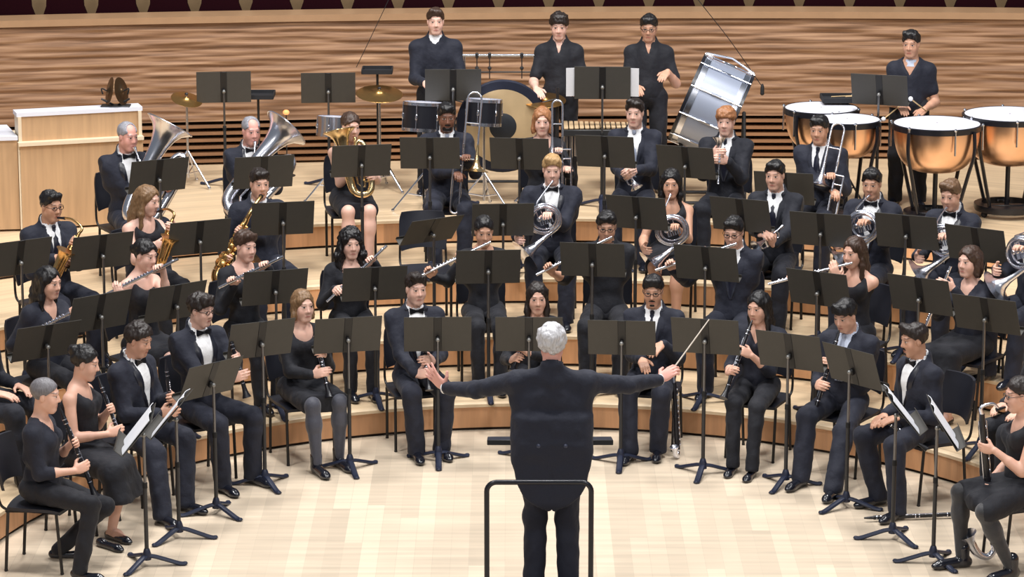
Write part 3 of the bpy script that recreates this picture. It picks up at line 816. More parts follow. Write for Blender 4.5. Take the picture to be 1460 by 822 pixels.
            m.add(vs, fs); m.box((0, yt + .004, zt), (.034, .022, .036), None, .008)
            m.build('necktie', mat('silver_tie_silk', (150, 158, 178), .4) if tie == 'pale' else mat('dark_tie_silk', (24, 27, 44), .4), sho)
        cf = MB()
        for s in (1, -1):
            E, W = arm[s][0], arm[s][1]; u = nrm(W - E); c2 = MB(); c2.tube([W - u*.045, W - u*.002], [.036, .035], 14)
            c2.build('shirt_cuff', sm, sho)
    if tails:
        sm = WHITE(); 
        for s in (1, -1):
            E, W = arm[s][0], arm[s][1]; u = nrm(W - E); c2 = MB(); c2.tube([W - u*.05, W + u*.006], [.037, .036], 14); c2.build('shirt_cuff', sm, root)
        c2 = MB(); c2.tube([N + V(0, -.004, -.02), N + V(0, -.004, .03)], [nk + .01, nk + .009], 18); c2.build('shirt_collar', sm, root)
    if top == 'polo' or top == 'tee':                        # the white undershirt at the neck
        c2 = MB(); c2.tube([N + V(0, .016, -.05), N + V(0, .012, .030 if top == 'polo' else .010)], [nk + .026, nk + .007], 18); c2.build('undershirt', WHITE() if top == 'polo' else PALE(), root)
    surf = lambda x, z: max([c[1] + r[1] * math.sqrt(max(0, 1 - ((z - c[2]) / r[2])**2 - (x / r[0])**2)) for c, r in ells])
    if fit and not tails:                                    # lapels folded back along the opening
        for s in (1, -1):
            vs, fs = [], []; K_ = 11
            for i in range(K_):
                q = i / (K_ - 1); z = z0 + .01 + (nz_ + .0 - z0 - .01) * q; wv = ww * np.clip((z - z0) / (nz_ - z0), 0, 1)**.75
                lw = np.interp(q, [0, .35, .72, .80, 1], [.008, .036, .052, .036, .030] if top == 'suit' else [.010, .036, .050, .044, .024])
                ya = max(surf(wv, z), N[1] + .050 if q > .75 else 0); yb = max(surf(wv + lw, z) - .002, N[1] + .020 if q > .85 else 0)
                vs += [(s*(wv - .004), ya + .004, z), (s*(wv + lw*.5), (ya + yb)/2 + .016, z), (s*(wv + lw), yb + .006, z + lw*.1), (s*(wv + lw*.5), (ya + yb)/2 - .006, z)]
            for i in range(K_ - 1):
                for k in range(4):
                    qd = (i*4 + k, i*4 + (k+1) % 4, i*4 + 4 + (k+1) % 4, i*4 + 4 + k); fs.append(qd if s > 0 else qd[::-1])
            fs += [(3, 2, 1, 0) if s > 0 else (0, 1, 2, 3), tuple((K_-1)*4 + k for k in ((0, 1, 2, 3) if s > 0 else (3, 2, 1, 0)))]
            add_mesh('lapel', vs, fs, mat('black_satin_lapel', (24, 26, 38), .36, 0, .1) if tie == 'bow' else jk, root, smooth='auto')
    if tails:
        for s in (1, -1): m = MB(); m.ball((s*.085, -.200, zh + .13), (.014, .008, .014), 10); m.build('button', mat('dark_coat_button', (52, 58, 78), .3), root)
    bm = {'tux': SUIT, 'suit': SUIT2 if seed % 2 else SUIT}.get(top, BLK)() if bottom == 'trousers' else BLK()
    if bottom == 'trousers':
        pts = np.array([V(-.22, -.18, zh - .13), V(.22, .16, zh + .12)] + [q + e for s in leg for q in leg[s] for e in (V(.1, .1, .1), V(-.1, -.1, -.1))])
        lo = pts.min(0); lo[2] = .03; F = Field(lo, pts.max(0), .0125)
        F.ell((0, -.012, zh), (.172 * min(wide, 1.15), .142 if not stand else .125, .10), .03)
        if stand: F.ell((0, 0, zh + .04), (.165 * min(wide, 1.2), .115, .12), .03)
        for s in leg:
            Hp, K, An = leg[s]; a = (.092, .078, .076, .068) if wm else (.088, .066, .061, .052)
            F.cone(Hp, K, a[0], a[1], .025); F.cone(K, An + V(0, 0, -.025), a[2], a[3], .02)
        v, f = F.mesh(); add_mesh('trousers', wrinkle(v, f, .0065, 13, seed + 1), f, bm, root)
    else:
        K = {s: leg[s][1] for s in leg}; pts = np.array([V(-.25, -.2, zh - .25), V(.25, .2, zh + .15)] + [K[s] + e for s in K for e in (V(.16, .2, .1), V(-.16, -.1, -.28))])
        F = Field(pts.min(0), pts.max(0), .0125)
        F.ell((0, -.01, zh + .01), (.168, .135, .11), .03); drop = bottom == 'dress'
        ends = {s: K[s] * V(1, .93 if not drop else 1.0, 1) for s in K}
        for s in K:
            F.cone(leg[s][0], ends[s], .098, .082, .05)
            if drop: F.cone(ends[s], ends[s] + V(s*.02, .05, -.19), .085, .10, .04)
        F.cone(V(0, 0, zh), (ends[1] + ends[-1])/2, .095, .072, .06)
        if drop: F.cone((ends[1] + ends[-1])/2, (ends[1] + ends[-1])/2 + V(0, .05, -.19), .08, .09, .06); F.cut(lambda x, y, z: z - (ends[1][2] - .20) + 0*x + 0*y)
        else: F.cut(lambda x, y, z: (ends[1][1] + .03) - y + 0*x + 0*z)
        v, f = F.mesh(); add_mesh('skirt', wrinkle(v, f, .006, 12, seed + 1), f, bm, root)
        if legs != 'bare':
            pts = np.array([q + e for s in leg for q in leg[s][1:] for e in (V(.1, .1, .1), V(-.1, -.25, -.1))]); pts = np.r_[pts, [V(0, .0, zh)]]
            F = Field(pts.min(0), pts.max(0), .0115)
            for s in leg:
                Hp, Kk, An = leg[s]; F.cone(Hp, Kk, .086, .060, .03); F.cone(Kk, Kk + (An-Kk)*.35, .056, .059, .03); F.cone(Kk + (An-Kk)*.3, An, .057, .037, .03)
            v, f = F.mesh(); add_mesh('tights', v, f, TIGHTS() if legs == 'sheer' else TIGHTB(), root)
    for s in leg:
        An = leg[s][2]; o = bpy.data.objects.new('shoe', shoe_mesh(shoe)); COL.objects.link(o); o.parent = root
        sh = An - leg[s][1]; tw_ = atan2(leg[s][1][0] - leg[s][0][0], max(leg[s][1][1] - leg[s][0][1], .15)) if not stand else s * .3
        o.location = (An[0], An[1], 0); o.rotation_euler = (0, 0, -tw_ * .8)
    # ---- hair
    v, f = hair_mesh(hair[0], seed); v = v * V(1.0 if wm else .97, 1, 1)
    add_mesh('hair', hc + v @ Rh.T * HS, f, hair_mat(hair[1], HAIRS[hair[1]]), root)
    if beard:
        F = Field((-.1, -.02, -.15), (.1, .13, -.01), .006)
        if beard == 'full':
            F.ell((0, .025, -.050), (.063, .071, .078), .0); F.cone((-.022, .07, -.098), (.022, .07, -.098), .022, .022, .02)
            F.cut(lambda x, y, z: -.045 - z + np.abs(x)*.35 + 0*y, .004); F.ell((0, .1, -.07), (.024, .04, .010), .003, sub=True)
            F.cut(lambda x, y, z: y - .0 + 0*x + 0*z, .004)
        else:
            F.cone((-.024, .087, -.058), (0, .096, -.050), .005, .008, .004); F.cone((.024, .087, -.058), (0, .096, -.050), .005, .008, .004)
            if beard == 'goatee': F.cone((-.012, .086, -.094), (.012, .086, -.094), .010, .010, .004)
        v, f = F.mesh(); add_mesh('beard' if beard != 'moustache' else 'moustache', hc + v @ Rh.T * HS, f, hair_mat(hair[1], HAIRS[hair[1]]), root)
    if specs: glasses(root, hc, Rh)
    return dict(root=root, head=np.asarray(headw, float), pos=pos, yaw=yaw, mouth=pos + Rw @ (hc + Rh @ V(0, .105, -.07)), fwd=Rw @ V(0, 1, 0), right=Rw @ V(1, 0, 0), short=short)
# ---------------------------------------------------------------- chairs, stands
def share(name, data, parent, loc=(0, 0, 0), rot=None):
    o = bpy.data.objects.new(name, data); COL.objects.link(o); o.parent = parent; o.location = loc
    if rot is not None: o.rotation_euler = rot
    return o
def data_of(mb, name, material):
    o = mb.build(name, material); d = o.data; bpy.data.objects.remove(o); return d
def chair_data():
    d = {}
    m = MB(); n = 9; vs, fs = [], []
    for t in (0, 1):                                         # dished seat shell
        for i in range(n):
            for j in range(n):
                u, v = i / (n-1) * 2 - 1, j / (n-1) * 2 - 1
                k = (1 - .10 * abs(u*v)**1.5); z = -.018 * (1 - u*u) * (1 - v*v) - .02 * max(v, 0)**3 - (.022 if t else 0)
                vs.append((u*.215*k, v*.205*k + .03, z))
    for t in (0, 1):
        for i in range(n-1):
            for j in range(n-1):
                a = t*n*n + i*n + j; q = (a, a+n, a+n+1, a+1); fs.append(q if t == 0 else q[::-1])
    rim = [i*n for i in range(n)] + [(n-1)*n + j for j in range(1, n)] + [i*n + n-1 for i in range(n-2, -1, -1)] + [j for j in range(n-2, 0, -1)]
    for k in range(len(rim)):
        a, b = rim[k], rim[(k+1) % len(rim)]; fs.append((b, a, a + n*n, b + n*n))
    m.add(vs, fs); d['seat'] = data_of(m, 'seat', CHAIRM())
    m = MB(); vs, fs = [], []; na, nz = 11, 9
    for t in (0, 1):
        for i in range(na):
            for j in range(nz):
                u, z = i/(na-1)*2 - 1, j/(nz-1); w = .205 * (1 - .10 * abs(2*z-1)**4 - .05*z)
                vs.append((u*w, -.055*(1-u*u) - .06*z - (.022 if t else 0), z*.30 - (.02 if j == 0 else 0)*u*u))
    for t in (0, 1):
        for i in range(na-1):
            for j in range(nz-1):
                a = t*na*nz + i*nz + j; q = (a, a+1, a+nz+1, a+nz); fs.append(q if t == 0 else q[::-1])
    rim = [i*nz for i in range(na)] + [(na-1)*nz + j for j in range(1, nz)] + [i*nz + nz-1 for i in range(na-2, -1, -1)] + [j for j in range(nz-2, 0, -1)]
    for k in range(len(rim)):
        a, b = rim[k], rim[(k+1) % len(rim)]; fs.append((a, b, b + na*nz, a + na*nz))
    m.add(vs, fs); d['back'] = data_of(m, 'backrest', CHAIRM())
    m = MB(); m.tube([(0, 0, -.02), (.005, .03, -.43)], .0115, 8); m.ball((.005, .03, -.432), .014, 8); d['leg'] = data_of(m, 'leg', CHLEG())
    m = MB(); m.tube([(-.19, -.16, -.03), (-.19, .2, -.03), (.19, .2, -.03), (.19, -.16, -.03)], .010, 8, closed=True); d['frame'] = data_of(m, 'seat_frame', CHLEG())
    m = MB()
    for s in (-1, 1): m.tube(smooth_path([(s*.185, -.14, -.03), (s*.195, -.20, .02), (s*.19, -.225, .16), (s*.175, -.245, .28)], 5), .010, 8)
    m.tube([(-.175, -.245, .20), (.175, -.245, .20)], .008, 8)
    d['uprights'] = data_of(m, 'back_frame', CHLEG()); return d
CH = chair_data()
def chair(pos, yaw, label, z=.458):
    r = empty('orchestra_chair', pos, radians(yaw) + pi)
    share('seat', CH['seat'], r, (0, 0, z)); share('backrest', CH['back'], r, (0, -.168, z + .13)); share('seat_frame', CH['frame'], r, (0, 0, z)); share('back_frame', CH['uprights'], r, (0, 0, z))
    for x in (-.19, .19):
        share('leg', CH['leg'], r, (x, .19, z - .018), (0, 0, 0)); share('leg', CH['leg'], r, (x, -.15, z - .018), (0, 0, pi))
    return tag(r, label, 'chair', 'black orchestra chairs')

def stand_data():
    d = {}
    w, hh = .255, .155
    for s in (-1, 1):
        m = MB(); m.box((s*(w/2 + .0125), 0, 0), (w - .025, .004, hh*2), None, .0015); d['panel%d' % s] = data_of(m, 'desk_panel', DESK())
    m = MB(); m.box((0, .003, 0), (.060, .010, hh*2 - .004), None, .003); m.box((0, -.012, -.04), (.03, .03, .05), None, .008); d['spine'] = data_of(m, 'desk_spine', DESKB())
    m = MB(); m.box((0, .038, -hh), (w*2, .075, .004), None, .001); m.box((0, .076, -hh + .012), (w*2, .003, .026), None, .001); d['lip'] = data_of(m, 'desk_lip', DESK())
    m = MB(); m.ball((0, 0, 0), (.017, .016, .017), 10); m.tube([(0, -.035, 0), (0, .012, .0)], .010, 10); d['clamp'] = data_of(m, 'tilt_clamp', mat('light_clamp_metal', (140, 140, 138), .4, .6))
    m = MB(); m.tube(smooth_path([(0, 0, .07), (.05, 0, .066), (.13, 0, .042), (.22, 0, .014), (.262, 0, .010)], 4), [.014 + .0*i for i in range(17)], 8, sx=1.7); m.ball((.258, 0, .014), (.02, .02, .014), 8)
    d['foot'] = data_of(m, 'leg', BASEM())
    m = MB(); m.lathe([(.03, .045), (.03, .085), (.021, .115), (.016, .125)], seg=14); d['hub'] = data_of(m, 'base_hub', BASEM())
    m = MB(); m.lathe([(.012, -.02), (.017, -.018), (.017, .02), (.012, .022)], seg=12); d['collar'] = data_of(m, 'height_collar', RUBBER())
    return d
ST = stand_data()
def stand(base, deskz, yaw, label, tilt=20, group='black music stands', scale=1.0, spin=None):
    """yaw: the way the player behind it faces; the desk's back is what that direction shows"""
    r = empty('music_stand', base, radians(yaw) + pi); q = radians(tilt); R = (q, 0, 0); hz = deskz - base[2]
    # the desk's normal looks back at the player (local -y); its top leans away from the player
    for s in (-1, 1): share('desk_panel', ST['panel%d' % s], r, (0, 0, hz), (-q, 0, 0))
    # turn so that lip side (local +y of the desk data) faces the player
    for o in r.children: o.rotation_euler = (q, 0, pi)
    share('desk_spine', ST['spine'], r, (0, .004, hz), (q, 0, pi)); share('desk_lip', ST['lip'], r, (0, 0, hz), (q, 0, pi))
    cz = hz - .04; share('tilt_clamp', ST['clamp'], r, (0, .028, cz))
    mid = .12 + (cz - .12) * .56
    m = MB(); m.tube([(0, .028, mid - .1), (0, .028, cz)], .0105, 10); m.build('inner_tube', TUBEM(), r)
    m = MB(); m.tube([(0, .028, .10), (0, .028, mid)], .0145, 10); m.build('outer_tube', BLKMET(), r)
    share('height_collar', ST['collar'], r, (0, .028, mid)); share('base_hub', ST['hub'], r, (0, .028, 0))
    a0 = radians(90 if spin is None else spin)
    for k in range(3): share('leg', ST['foot'], r, (0, .028, 0), (0, 0, a0 + k * 2*pi/3))
    return tag(r, label, 'music stand', group)
def sheet(base, deskz, yaw, label, tilt=20, off=(0, 0), w=.46, hgt=.30, mt=None):
    q = radians(tilt); r = rotz(radians(yaw) + pi); m = MB(); Rt = rotx(-q)
    for s in (-1, 1):
        vs, fs = [], []; n = 7
        for i in range(n):
            u = i / (n-1); vs += [(s*u*w/2, -.010 - .018*sin(pi*u)*(1-u*.4), -hgt/2), (s*u*w/2, -.010 - .018*sin(pi*u)*(1-u*.4), hgt/2)]
        vs2 = [(x, y - .003, z) for x, y, z in vs]; vs = vs + vs2; k = len(vs2)
        for i in range(n-1):
            a = i*2; fs += [(a, a+1, a+3, a+2), (k+a, k+a+2, k+a+3, k+a+1), (a, a+2, k+a+2, k+a), (a+1, k+a+1, k+a+3, a+3)]
        fs += [(0, k, k+1, 1), (k-2, k-1, 2*k-1, 2*k-2)]
        m.add(np.array(vs) + V(off[0], 0, off[1]), fs)
    v = np.concatenate(m.v) @ Rt.T; m.v = [v]
    o = add_mesh('sheet_music', v, m.f, mt or PAPER(), None, (base[0], base[1], deskz), radians(yaw) + pi, 'auto')
    return tag(o, label, 'sheet music')

# ---------------------------------------------------------------- instruments (world coordinates; root Empty at the instrument's base)
GROUPS = {'flute': 'flutes of the band', 'clarinet': 'clarinets of the band', 'oboe': 'oboes of the band', 'saxophone': 'saxophones of the band', 'french_horn': 'french horns of the band', 'tuba': 'tubas of the band',
          'trombone': 'trombones of the band', 'trumpet': 'trumpets of the band', 'bass_clarinet': 'bass clarinets of the band', 'timpani': 'kettledrums on the back platform', 'cymbal_stand': 'cymbals on stands', 'tom_drum': 'tom drums on the back platform',
          'mallet_tray': 'black mallet trays', 'crash_cymbal': 'hand cymbals on the cabinet', 'mallet': 'mallets on the tray', 'timpani_mallet': 'mallets in the hands of the timpanist'}
class Thing:
    def __init__(s, name, loc, label, cat, group=None):
        s.loc = np.asarray(loc, float); s.r = tag(empty(name, s.loc), label, cat, group or GROUPS.get(name))
    def part(s, name, mb, material, parent=None, label=None):
        v = np.concatenate(mb.v) - s.loc; o = add_mesh(name, v, mb.f, material, parent or s.r, smooth='auto')
        if label: o['label'] = label
        return o
def lerp(a, b, t): return np.asarray(a) * (1 - t) + np.asarray(b) * t
def flute(A, B, label):
    t = Thing('flute', B, label, 'flute'); u = nrm(B - A); A0 = A - u*.05; up = nrm(V(0, 0, 1) - u*u[2]); ln = np.linalg.norm(B - A)
    m = MB(); m.tube([A0, A + u*.17], .0115, 10); m.ball(A + up*.008, (.018, .012, .008), 8, basis(up, u)); t.part('head_joint', m, SILVER())
    m = MB(); m.tube([A + u*.165, A + u*.185], .0135, 10); m.tube([A + u*.18, B], .0115, 10); bj = t.part('body_joint', m, SILVER())
    m = MB()
    for k in range(12):
        c = A + u*(.22 + k*(ln - .28)/12); m.lathe([(.0085, 0), (.0095, .004), (.006, .007)], c + up*.0115, basis(up, u), 8)
    sd = np.cross(u, up); m.tube([A + u*.2 + sd*.013 + up*.006, B - u*.04 + sd*.013 + up*.006], .003, 6); t.part('key_work', m, SILVER(), bj)
    return t.r
def reed(name, A, B, label, cat, r0=.0125, bell=.034, keym=None):
    t = Thing(name, B, label, cat); u = nrm(B - A); ln = np.linalg.norm(B - A); sd = nrm(np.cross(u, V(0, 1, .3)))
    m = MB(); m.tube([A, A + u*.03, A + u*.075], [r0*.5, r0*.75, r0*1.05], 10); t.part('mouthpiece', m, EBONY())
    m = MB(); m.tube([A + u*.07, A + u*.072, A + u*.12, A + u*.122, A + u*(ln*.52), A + u*(ln*.52+.002), A + u*(ln*.55), A + u*(ln*.55 + .002), B - u*.11], [r0*1.25, r0*1.3, r0*1.3, r0, r0, r0*1.25, r0*1.25, r0*1.05, r0*1.2], 12); bj = t.part('body_joint', m, EBONY())
    m = MB(); m.tube([B - u*.11, B - u*.10, B - u*.07, B - u*.03, B - u*.008, B], [r0*1.3, r0*1.3, r0*1.35, lerp(r0*1.4, bell, .35), lerp(r0, bell, .9), bell], 16); t.part('bell', m, EBONY())
    m = MB(); fr = np.cross(u, sd)
    for q in (.09, .12, ln*.52, ln*.56, ln - .11): m.tube([A + u*(q - .003), A + u*(q + .003)], r0*1.4, 12)
    for k in range(9): m.lathe([(.0085, 0), (.0095, .004), (.005, .007)], A + u*(.15 + k*(ln - .30)/9) - fr*r0*.9, basis(-fr, u), 8); m.lathe([(.007, 0), (.007, .004)], A + u*(.17 + k*(ln - .30)/9) + sd*r0*.9, basis(sd, u), 8)
    for s in (-1, 1): m.tube([A + u*.15 + sd*s*r0*1.25, A + u*(ln - .14) + sd*s*r0*1.25], .0028, 6)
    t.part('key_work', m, SILVER(), bj); return t.r
def clarinet(A, B, label): return reed('clarinet', A, B, label, 'clarinet')
def oboe(A, B, label): return reed('oboe', A, B, label, 'oboe', .010, .021)
def saxophone(M, T, B, fw, label, k=1.0, bellup=.5, name='saxophone'):
    """M mouthpiece tip, T top of the body tube, B bottom, fw the side the bell rises on"""
    t = Thing(name, B, label, 'saxophone'); d = nrm(B - T); fw = nrm(fw - d*np.dot(fw, d)); ln = np.linalg.norm(B - T); g = BRASS()
    m = MB(); mid = T - d*.05*k; p = smooth_path([M, lerp(M, mid, .5) - d*.035*k, mid, T + d*.01], 5); m.tube(p, np.linspace(.009, .013, len(p)) * k, 10); t.part('neck', m, g)
    m = MB(); u = nrm(p[1] - M); m.tube([M - u*.01, M + u*.07*k], [.008, .014*k], 10); t.part('mouthpiece', m, EBONY())
    m = MB(); m.tube([T, B], [.015*k, .034*k], 14); t.part('body_tube', m, g)
    R = .058*k; C = B + fw*R; p = [C + R*(-fw*cos(a) + d*sin(a)) for a in np.linspace(0, pi, 11)]
    m = MB(); m.tube(p, np.linspace(.034, .042, 11) * k, 14); t.part('bow', m, g)
    s = C + fw*R; L = ln*bellup; e = s - d*L + fw*.03*k; m = MB(); q = [lerp(s, e, x) + fw*.03*k*max(0, x-.7) for x in (0, .3, .55, .75, .88, .96, 1, .99, .9, .7)]
    m.tube(q, np.array([.042, .046, .050, .056, .066, .080, .088, .083, .062, .04]) * k, 22); t.part('bell', m, g)
    m = MB(); sd = np.cross(d, fw)
    for i in range(8):
        c = lerp(T, B, .12 + i*.105); rr = (.012 + .0022*i) * k; m.lathe([(rr, 0), (rr*1.1, .006*k), (rr*.6, .012*k)], c + sd*(.015 + .0025*i)*k, basis(sd, d), 10); m.lathe([(rr*.8, 0), (rr*.5, .012*k)], c + fw*(.016 + .0024*i)*k, basis(fw, d), 8)
    for a in (-1, 1): m.tube([lerp(T, B, .08) + sd*.026*k*a, lerp(T, B, .92) + sd*.045*k*a], .004*k, 6)
    t.part('key_work', m, mat('gold_key_brass', (236, 190, 120), .25, 1.0)); return t.r
def horn(C, n, up, M, belldir, label, material=None):
    """C coil centre, n coil normal, up a vector in the coil plane, M mouthpiece tip, belldir direction the bell mouth looks"""
    g = material or SILVER(); t = Thing('french_horn', C - V(0, 0, .2), label, 'french horn'); n = nrm(n); up = nrm(up - n*np.dot(up, n)); sd = np.cross(up, n)
    for i, (r, off) in enumerate(((.135, .0), (.118, .025), (.098, -.022))):
        m = MB(); a = np.linspace(0, 2*pi, 33)[:-1]; m.tube([C + n*off + r*(cos(q)*sd + sin(q)*up*.92) for q in a], .0105 - i*.001, 9, closed=True); t.part('coil', m, g)
    b = nrm(belldir); s = C - up*.13 - n*.0; pth = smooth_path([C + sd*.13, C + sd*.10 - up*.09, s + b*.05, s + b*.14, s + b*.20, s + b*.25, s + b*.275], 4)
    rr = np.interp(np.linspace(0, 1, len(pth)), [0, .3, .55, .72, .85, .94, 1], [.013, .018, .030, .050, .085, .125, .155])
    m = MB(); m.tube(pth, rr, 26, caps=False); inner = MB(); m.tube(pth, rr - .003, 26, caps=False); t.part('bell', m, g)
    m = MB()
    for i in (-1, 0, 1): c = C + sd*i*.04 + up*.015; m.lathe([(.017, -.03), (.019, -.028), (.019, .028), (.012, .034)], c + n*.02, basis(n, sd), 12); m.tube([c + n*.05, c + n*.06 + up*.07], .004, 6); m.tube([c, c - up*.06, c - up*.06 + sd*.02, c + sd*.02], .007, 8)
    t.part('valve_set', m, g)
    m = MB(); p = smooth_path([M, lerp(M, C + up*.13 - sd*.05, .55) + n*.01, C + up*.132 - sd*.02, C + up*.10 + sd*.07], 5); m.tube(p, np.linspace(.005, .009, len(p)), 8); t.part('lead_pipe', m, g)
    m = MB(); u = nrm(p[1] - M); m.tube([M - u*.002, M + u*.004, M + u*.035], [.0125, .011, .006], 10); t.part('mouthpiece', m, g); return t.r
def tuba(Bm, ax, M, side, label, k=1.0, name='tuba', material=None):
    """Bm bell mouth centre, ax the way the bell looks, M mouthpiece tip, side direction across to the small tubing"""
    g = material or SILVER(); ax = nrm(ax); side = nrm(side - ax*np.dot(side, ax)); nn = np.cross(ax, side)
    t = Thing(name, Bm - ax*.95*k, label, name.replace('_', ' '))
    z = np.array([0, .015, .05, .11, .2, .32, .48]) * k; r = np.array([.225, .205, .155, .115, .088, .072, .062]) * k
    m = MB(); m.tube([Bm - ax*q for q in z], r, 30, caps=False); m.tube([Bm - ax*(q + .006) for q in z], r - .006*k, 30, caps=False); m.tube([Bm + r[0]*(cos(a)*side + sin(a)*nn) for a in np.linspace(0, 2*pi, 31)[:-1]], .007*k, 8, closed=True); t.part('bell', m, g)
    a = Bm - ax*.47*k; b = Bm - ax*.82*k
    w = .30*k; m = MB(); p = smooth_path([a, Bm - ax*.66*k, b - ax*.06*k + side*.03*k, b - ax*.13*k + side*w*.5, b - ax*.06*k + side*(w - .03*k), Bm - ax*.62*k + side*w, Bm - ax*.30*k + side*w, Bm - ax*.20*k + side*(w - .07*k), Bm - ax*.28*k + side*(w - .13*k), Bm - ax*.5*k + side*(w-.13*k)], 5)
    m.tube(p, np.linspace(.062, .024, len(p)) * k, 16); t.part('main_bow', m, g)
    for q, (o, lo_, hi_) in enumerate(((.10, .36, .78), (.16, .42, .72))):
        m = MB(); c = [Bm - ax*hi_*k + side*o*k + nn*.05*k, Bm - ax*lo_*k + side*o*k + nn*.05*k, Bm - ax*(lo_-.05)*k + side*(o+.05)*k + nn*.05*k, Bm - ax*lo_*k + side*(o+.1)*k + nn*.05*k, Bm - ax*hi_*k + side*(o+.1)*k + nn*.05*k, Bm - ax*(hi_+.05)*k + side*(o+.05)*k + nn*.05*k]
        m.tube(smooth_path(c + [c[0]], 4), .0125*k, 9); t.part('valve_tubing', m, g)
    m = MB()
    for i in range(4): m.lathe([(.019*k, -.09*k), (.021*k, -.088*k), (.021*k, .07*k), (.008*k, .074*k), (.008*k, .1*k), (.016*k, .102*k), (.016*k, .108*k)], Bm - ax*.55*k + side*(.08 + .045*i)*k + nn*.075*k, basis(ax, side), 12)
    t.part('valve_set', m, g)
    m = MB(); e = Bm - ax*.55*k + side*.06*k + nn*.06*k; p = smooth_path([M, lerp(M, e, .4), lerp(M, e, .8) + ax*.02, e], 5); m.tube(p, np.linspace(.007, .011, len(p)), 9); t.part('lead_pipe', m, g)
    m = MB(); u = nrm(p[1] - M); m.tube([M, M + u*.005, M + u*.05], [.019, .017, .008], 12); t.part('mouthpiece', m, g); return t.r
def trombone(O, u, v, label, slide=.66, bellr=.11, back=.42, gold=True, bellfwd=.10, off=.10):
    """O grip where slide and bell section meet, u slide direction, v across to the bell"""
    g = GOLDS() if gold else SILVER(); u = nrm(u); v = nrm(v - u*np.dot(u, v)); t = Thing('trombone', O + u*slide, label, 'trombone')
    m = MB(); e = O + u*slide; w = .075
    m.tube([O - u*.06, O + u*slide*.5], .0075, 8); m.tube([O - u*.02 - v*w, O + u*slide*.5 - v*w], .0075, 8); m.tube([O - u*.02, O - u*.02 - v*w], .007, 8); t.part('inner_slide', m, SILVER())
    m = MB(); m.tube([O + u*.05, e] + arc_pts(e - v*w/2, w/2, 0, pi, v, u, 9)[1:-1] + [e - v*w, O + u*.05 - v*w], .0098, 9); m.tube([O + u*.06, O + u*.06 - v*w], .006, 8); t.part('outer_slide', m, SILVER())
    m = MB(); tp = O - u*back; w2 = off; m.tube([O - u*.05, tp] + arc_pts(tp + v*w2/2, w2/2, pi, 0, v, -u, 9) + [tp + v*w2, O + v*w2 - u*.12], .0095, 10); m.tube([O, O + v*w2], .0075, 8); m.tube([O - u*back*.6, O - u*back*.6 + v*w2], .006, 8); t.part('tuning_slide', m, SILVER())
    z = np.array([-.13, -.06, 0, .05, .08, .095, .10]) / .10 * bellfwd; r = np.array([.0095, .014, .022, .036, .058, .088, bellr])
    m = MB(); m.tube([O + v*w2 + u*q for q in z], r, 26, caps=False); m.tube([O + v*w2 + u*(q - .004) for q in z], r - .003, 26, caps=False); t.part('bell', m, g, label='flared golden bell' if gold else None)
    m = MB(); M = O - u*.10; m.tube([M - u*.03, M - u*.02, M + u*.05], [.0135, .012, .007], 10); t.part('mouthpiece', m, SILVER()); return t.r
def trumpet(A, B, label, material=None):
    """A mouthpiece, B bell mouth"""
    g = material or SILVER(); t = Thing('trumpet', B, label, 'trumpet'); u = nrm(B - A); ln = np.linalg.norm(B - A); up = nrm(V(0, 0, 1) - u*u[2]) if abs(u[2]) < .9 else nrm(V(0, -1, 0) - u*(-u[1])); dn = -up
    m = MB(); m.tube([A, A + u*.005, A + u*.08], [.013, .011, .006], 10); t.part('mouthpiece', m, g)
    m = MB(); m.tube([A + u*.07, A + u*(ln*.75)] + arc_pts(A + u*(ln*.75) + dn*.03, .03, 0, pi, up, u, 9) + [A + u*(ln*.45) + dn*.06], .007, 9); t.part('lead_pipe', m, g)
    m = MB(); z = np.array([.30, .5, .7, .82, .9, .96, 1.0]) * ln; r = [.007, .008, .012, .020, .032, .048, .062]; m.tube(arc_pts(A + u*ln*.30 + dn*.03, .03, pi, 0, up, -u, 8) + [A + u*q for q in z], [.007]*8 + r, 20, caps=False); t.part('bell', m, g)
    m = MB()
    for i in range(3): m.lathe([(.0115, -.075), (.0125, -.073), (.0125, .03), (.004, .032), (.004, .055), (.009, .056), (.009, .060)], A + u*(ln*.48 + i*.028) + up*.008, basis(up, u), 10)
    t.part('valve_set', m, g); return t.r
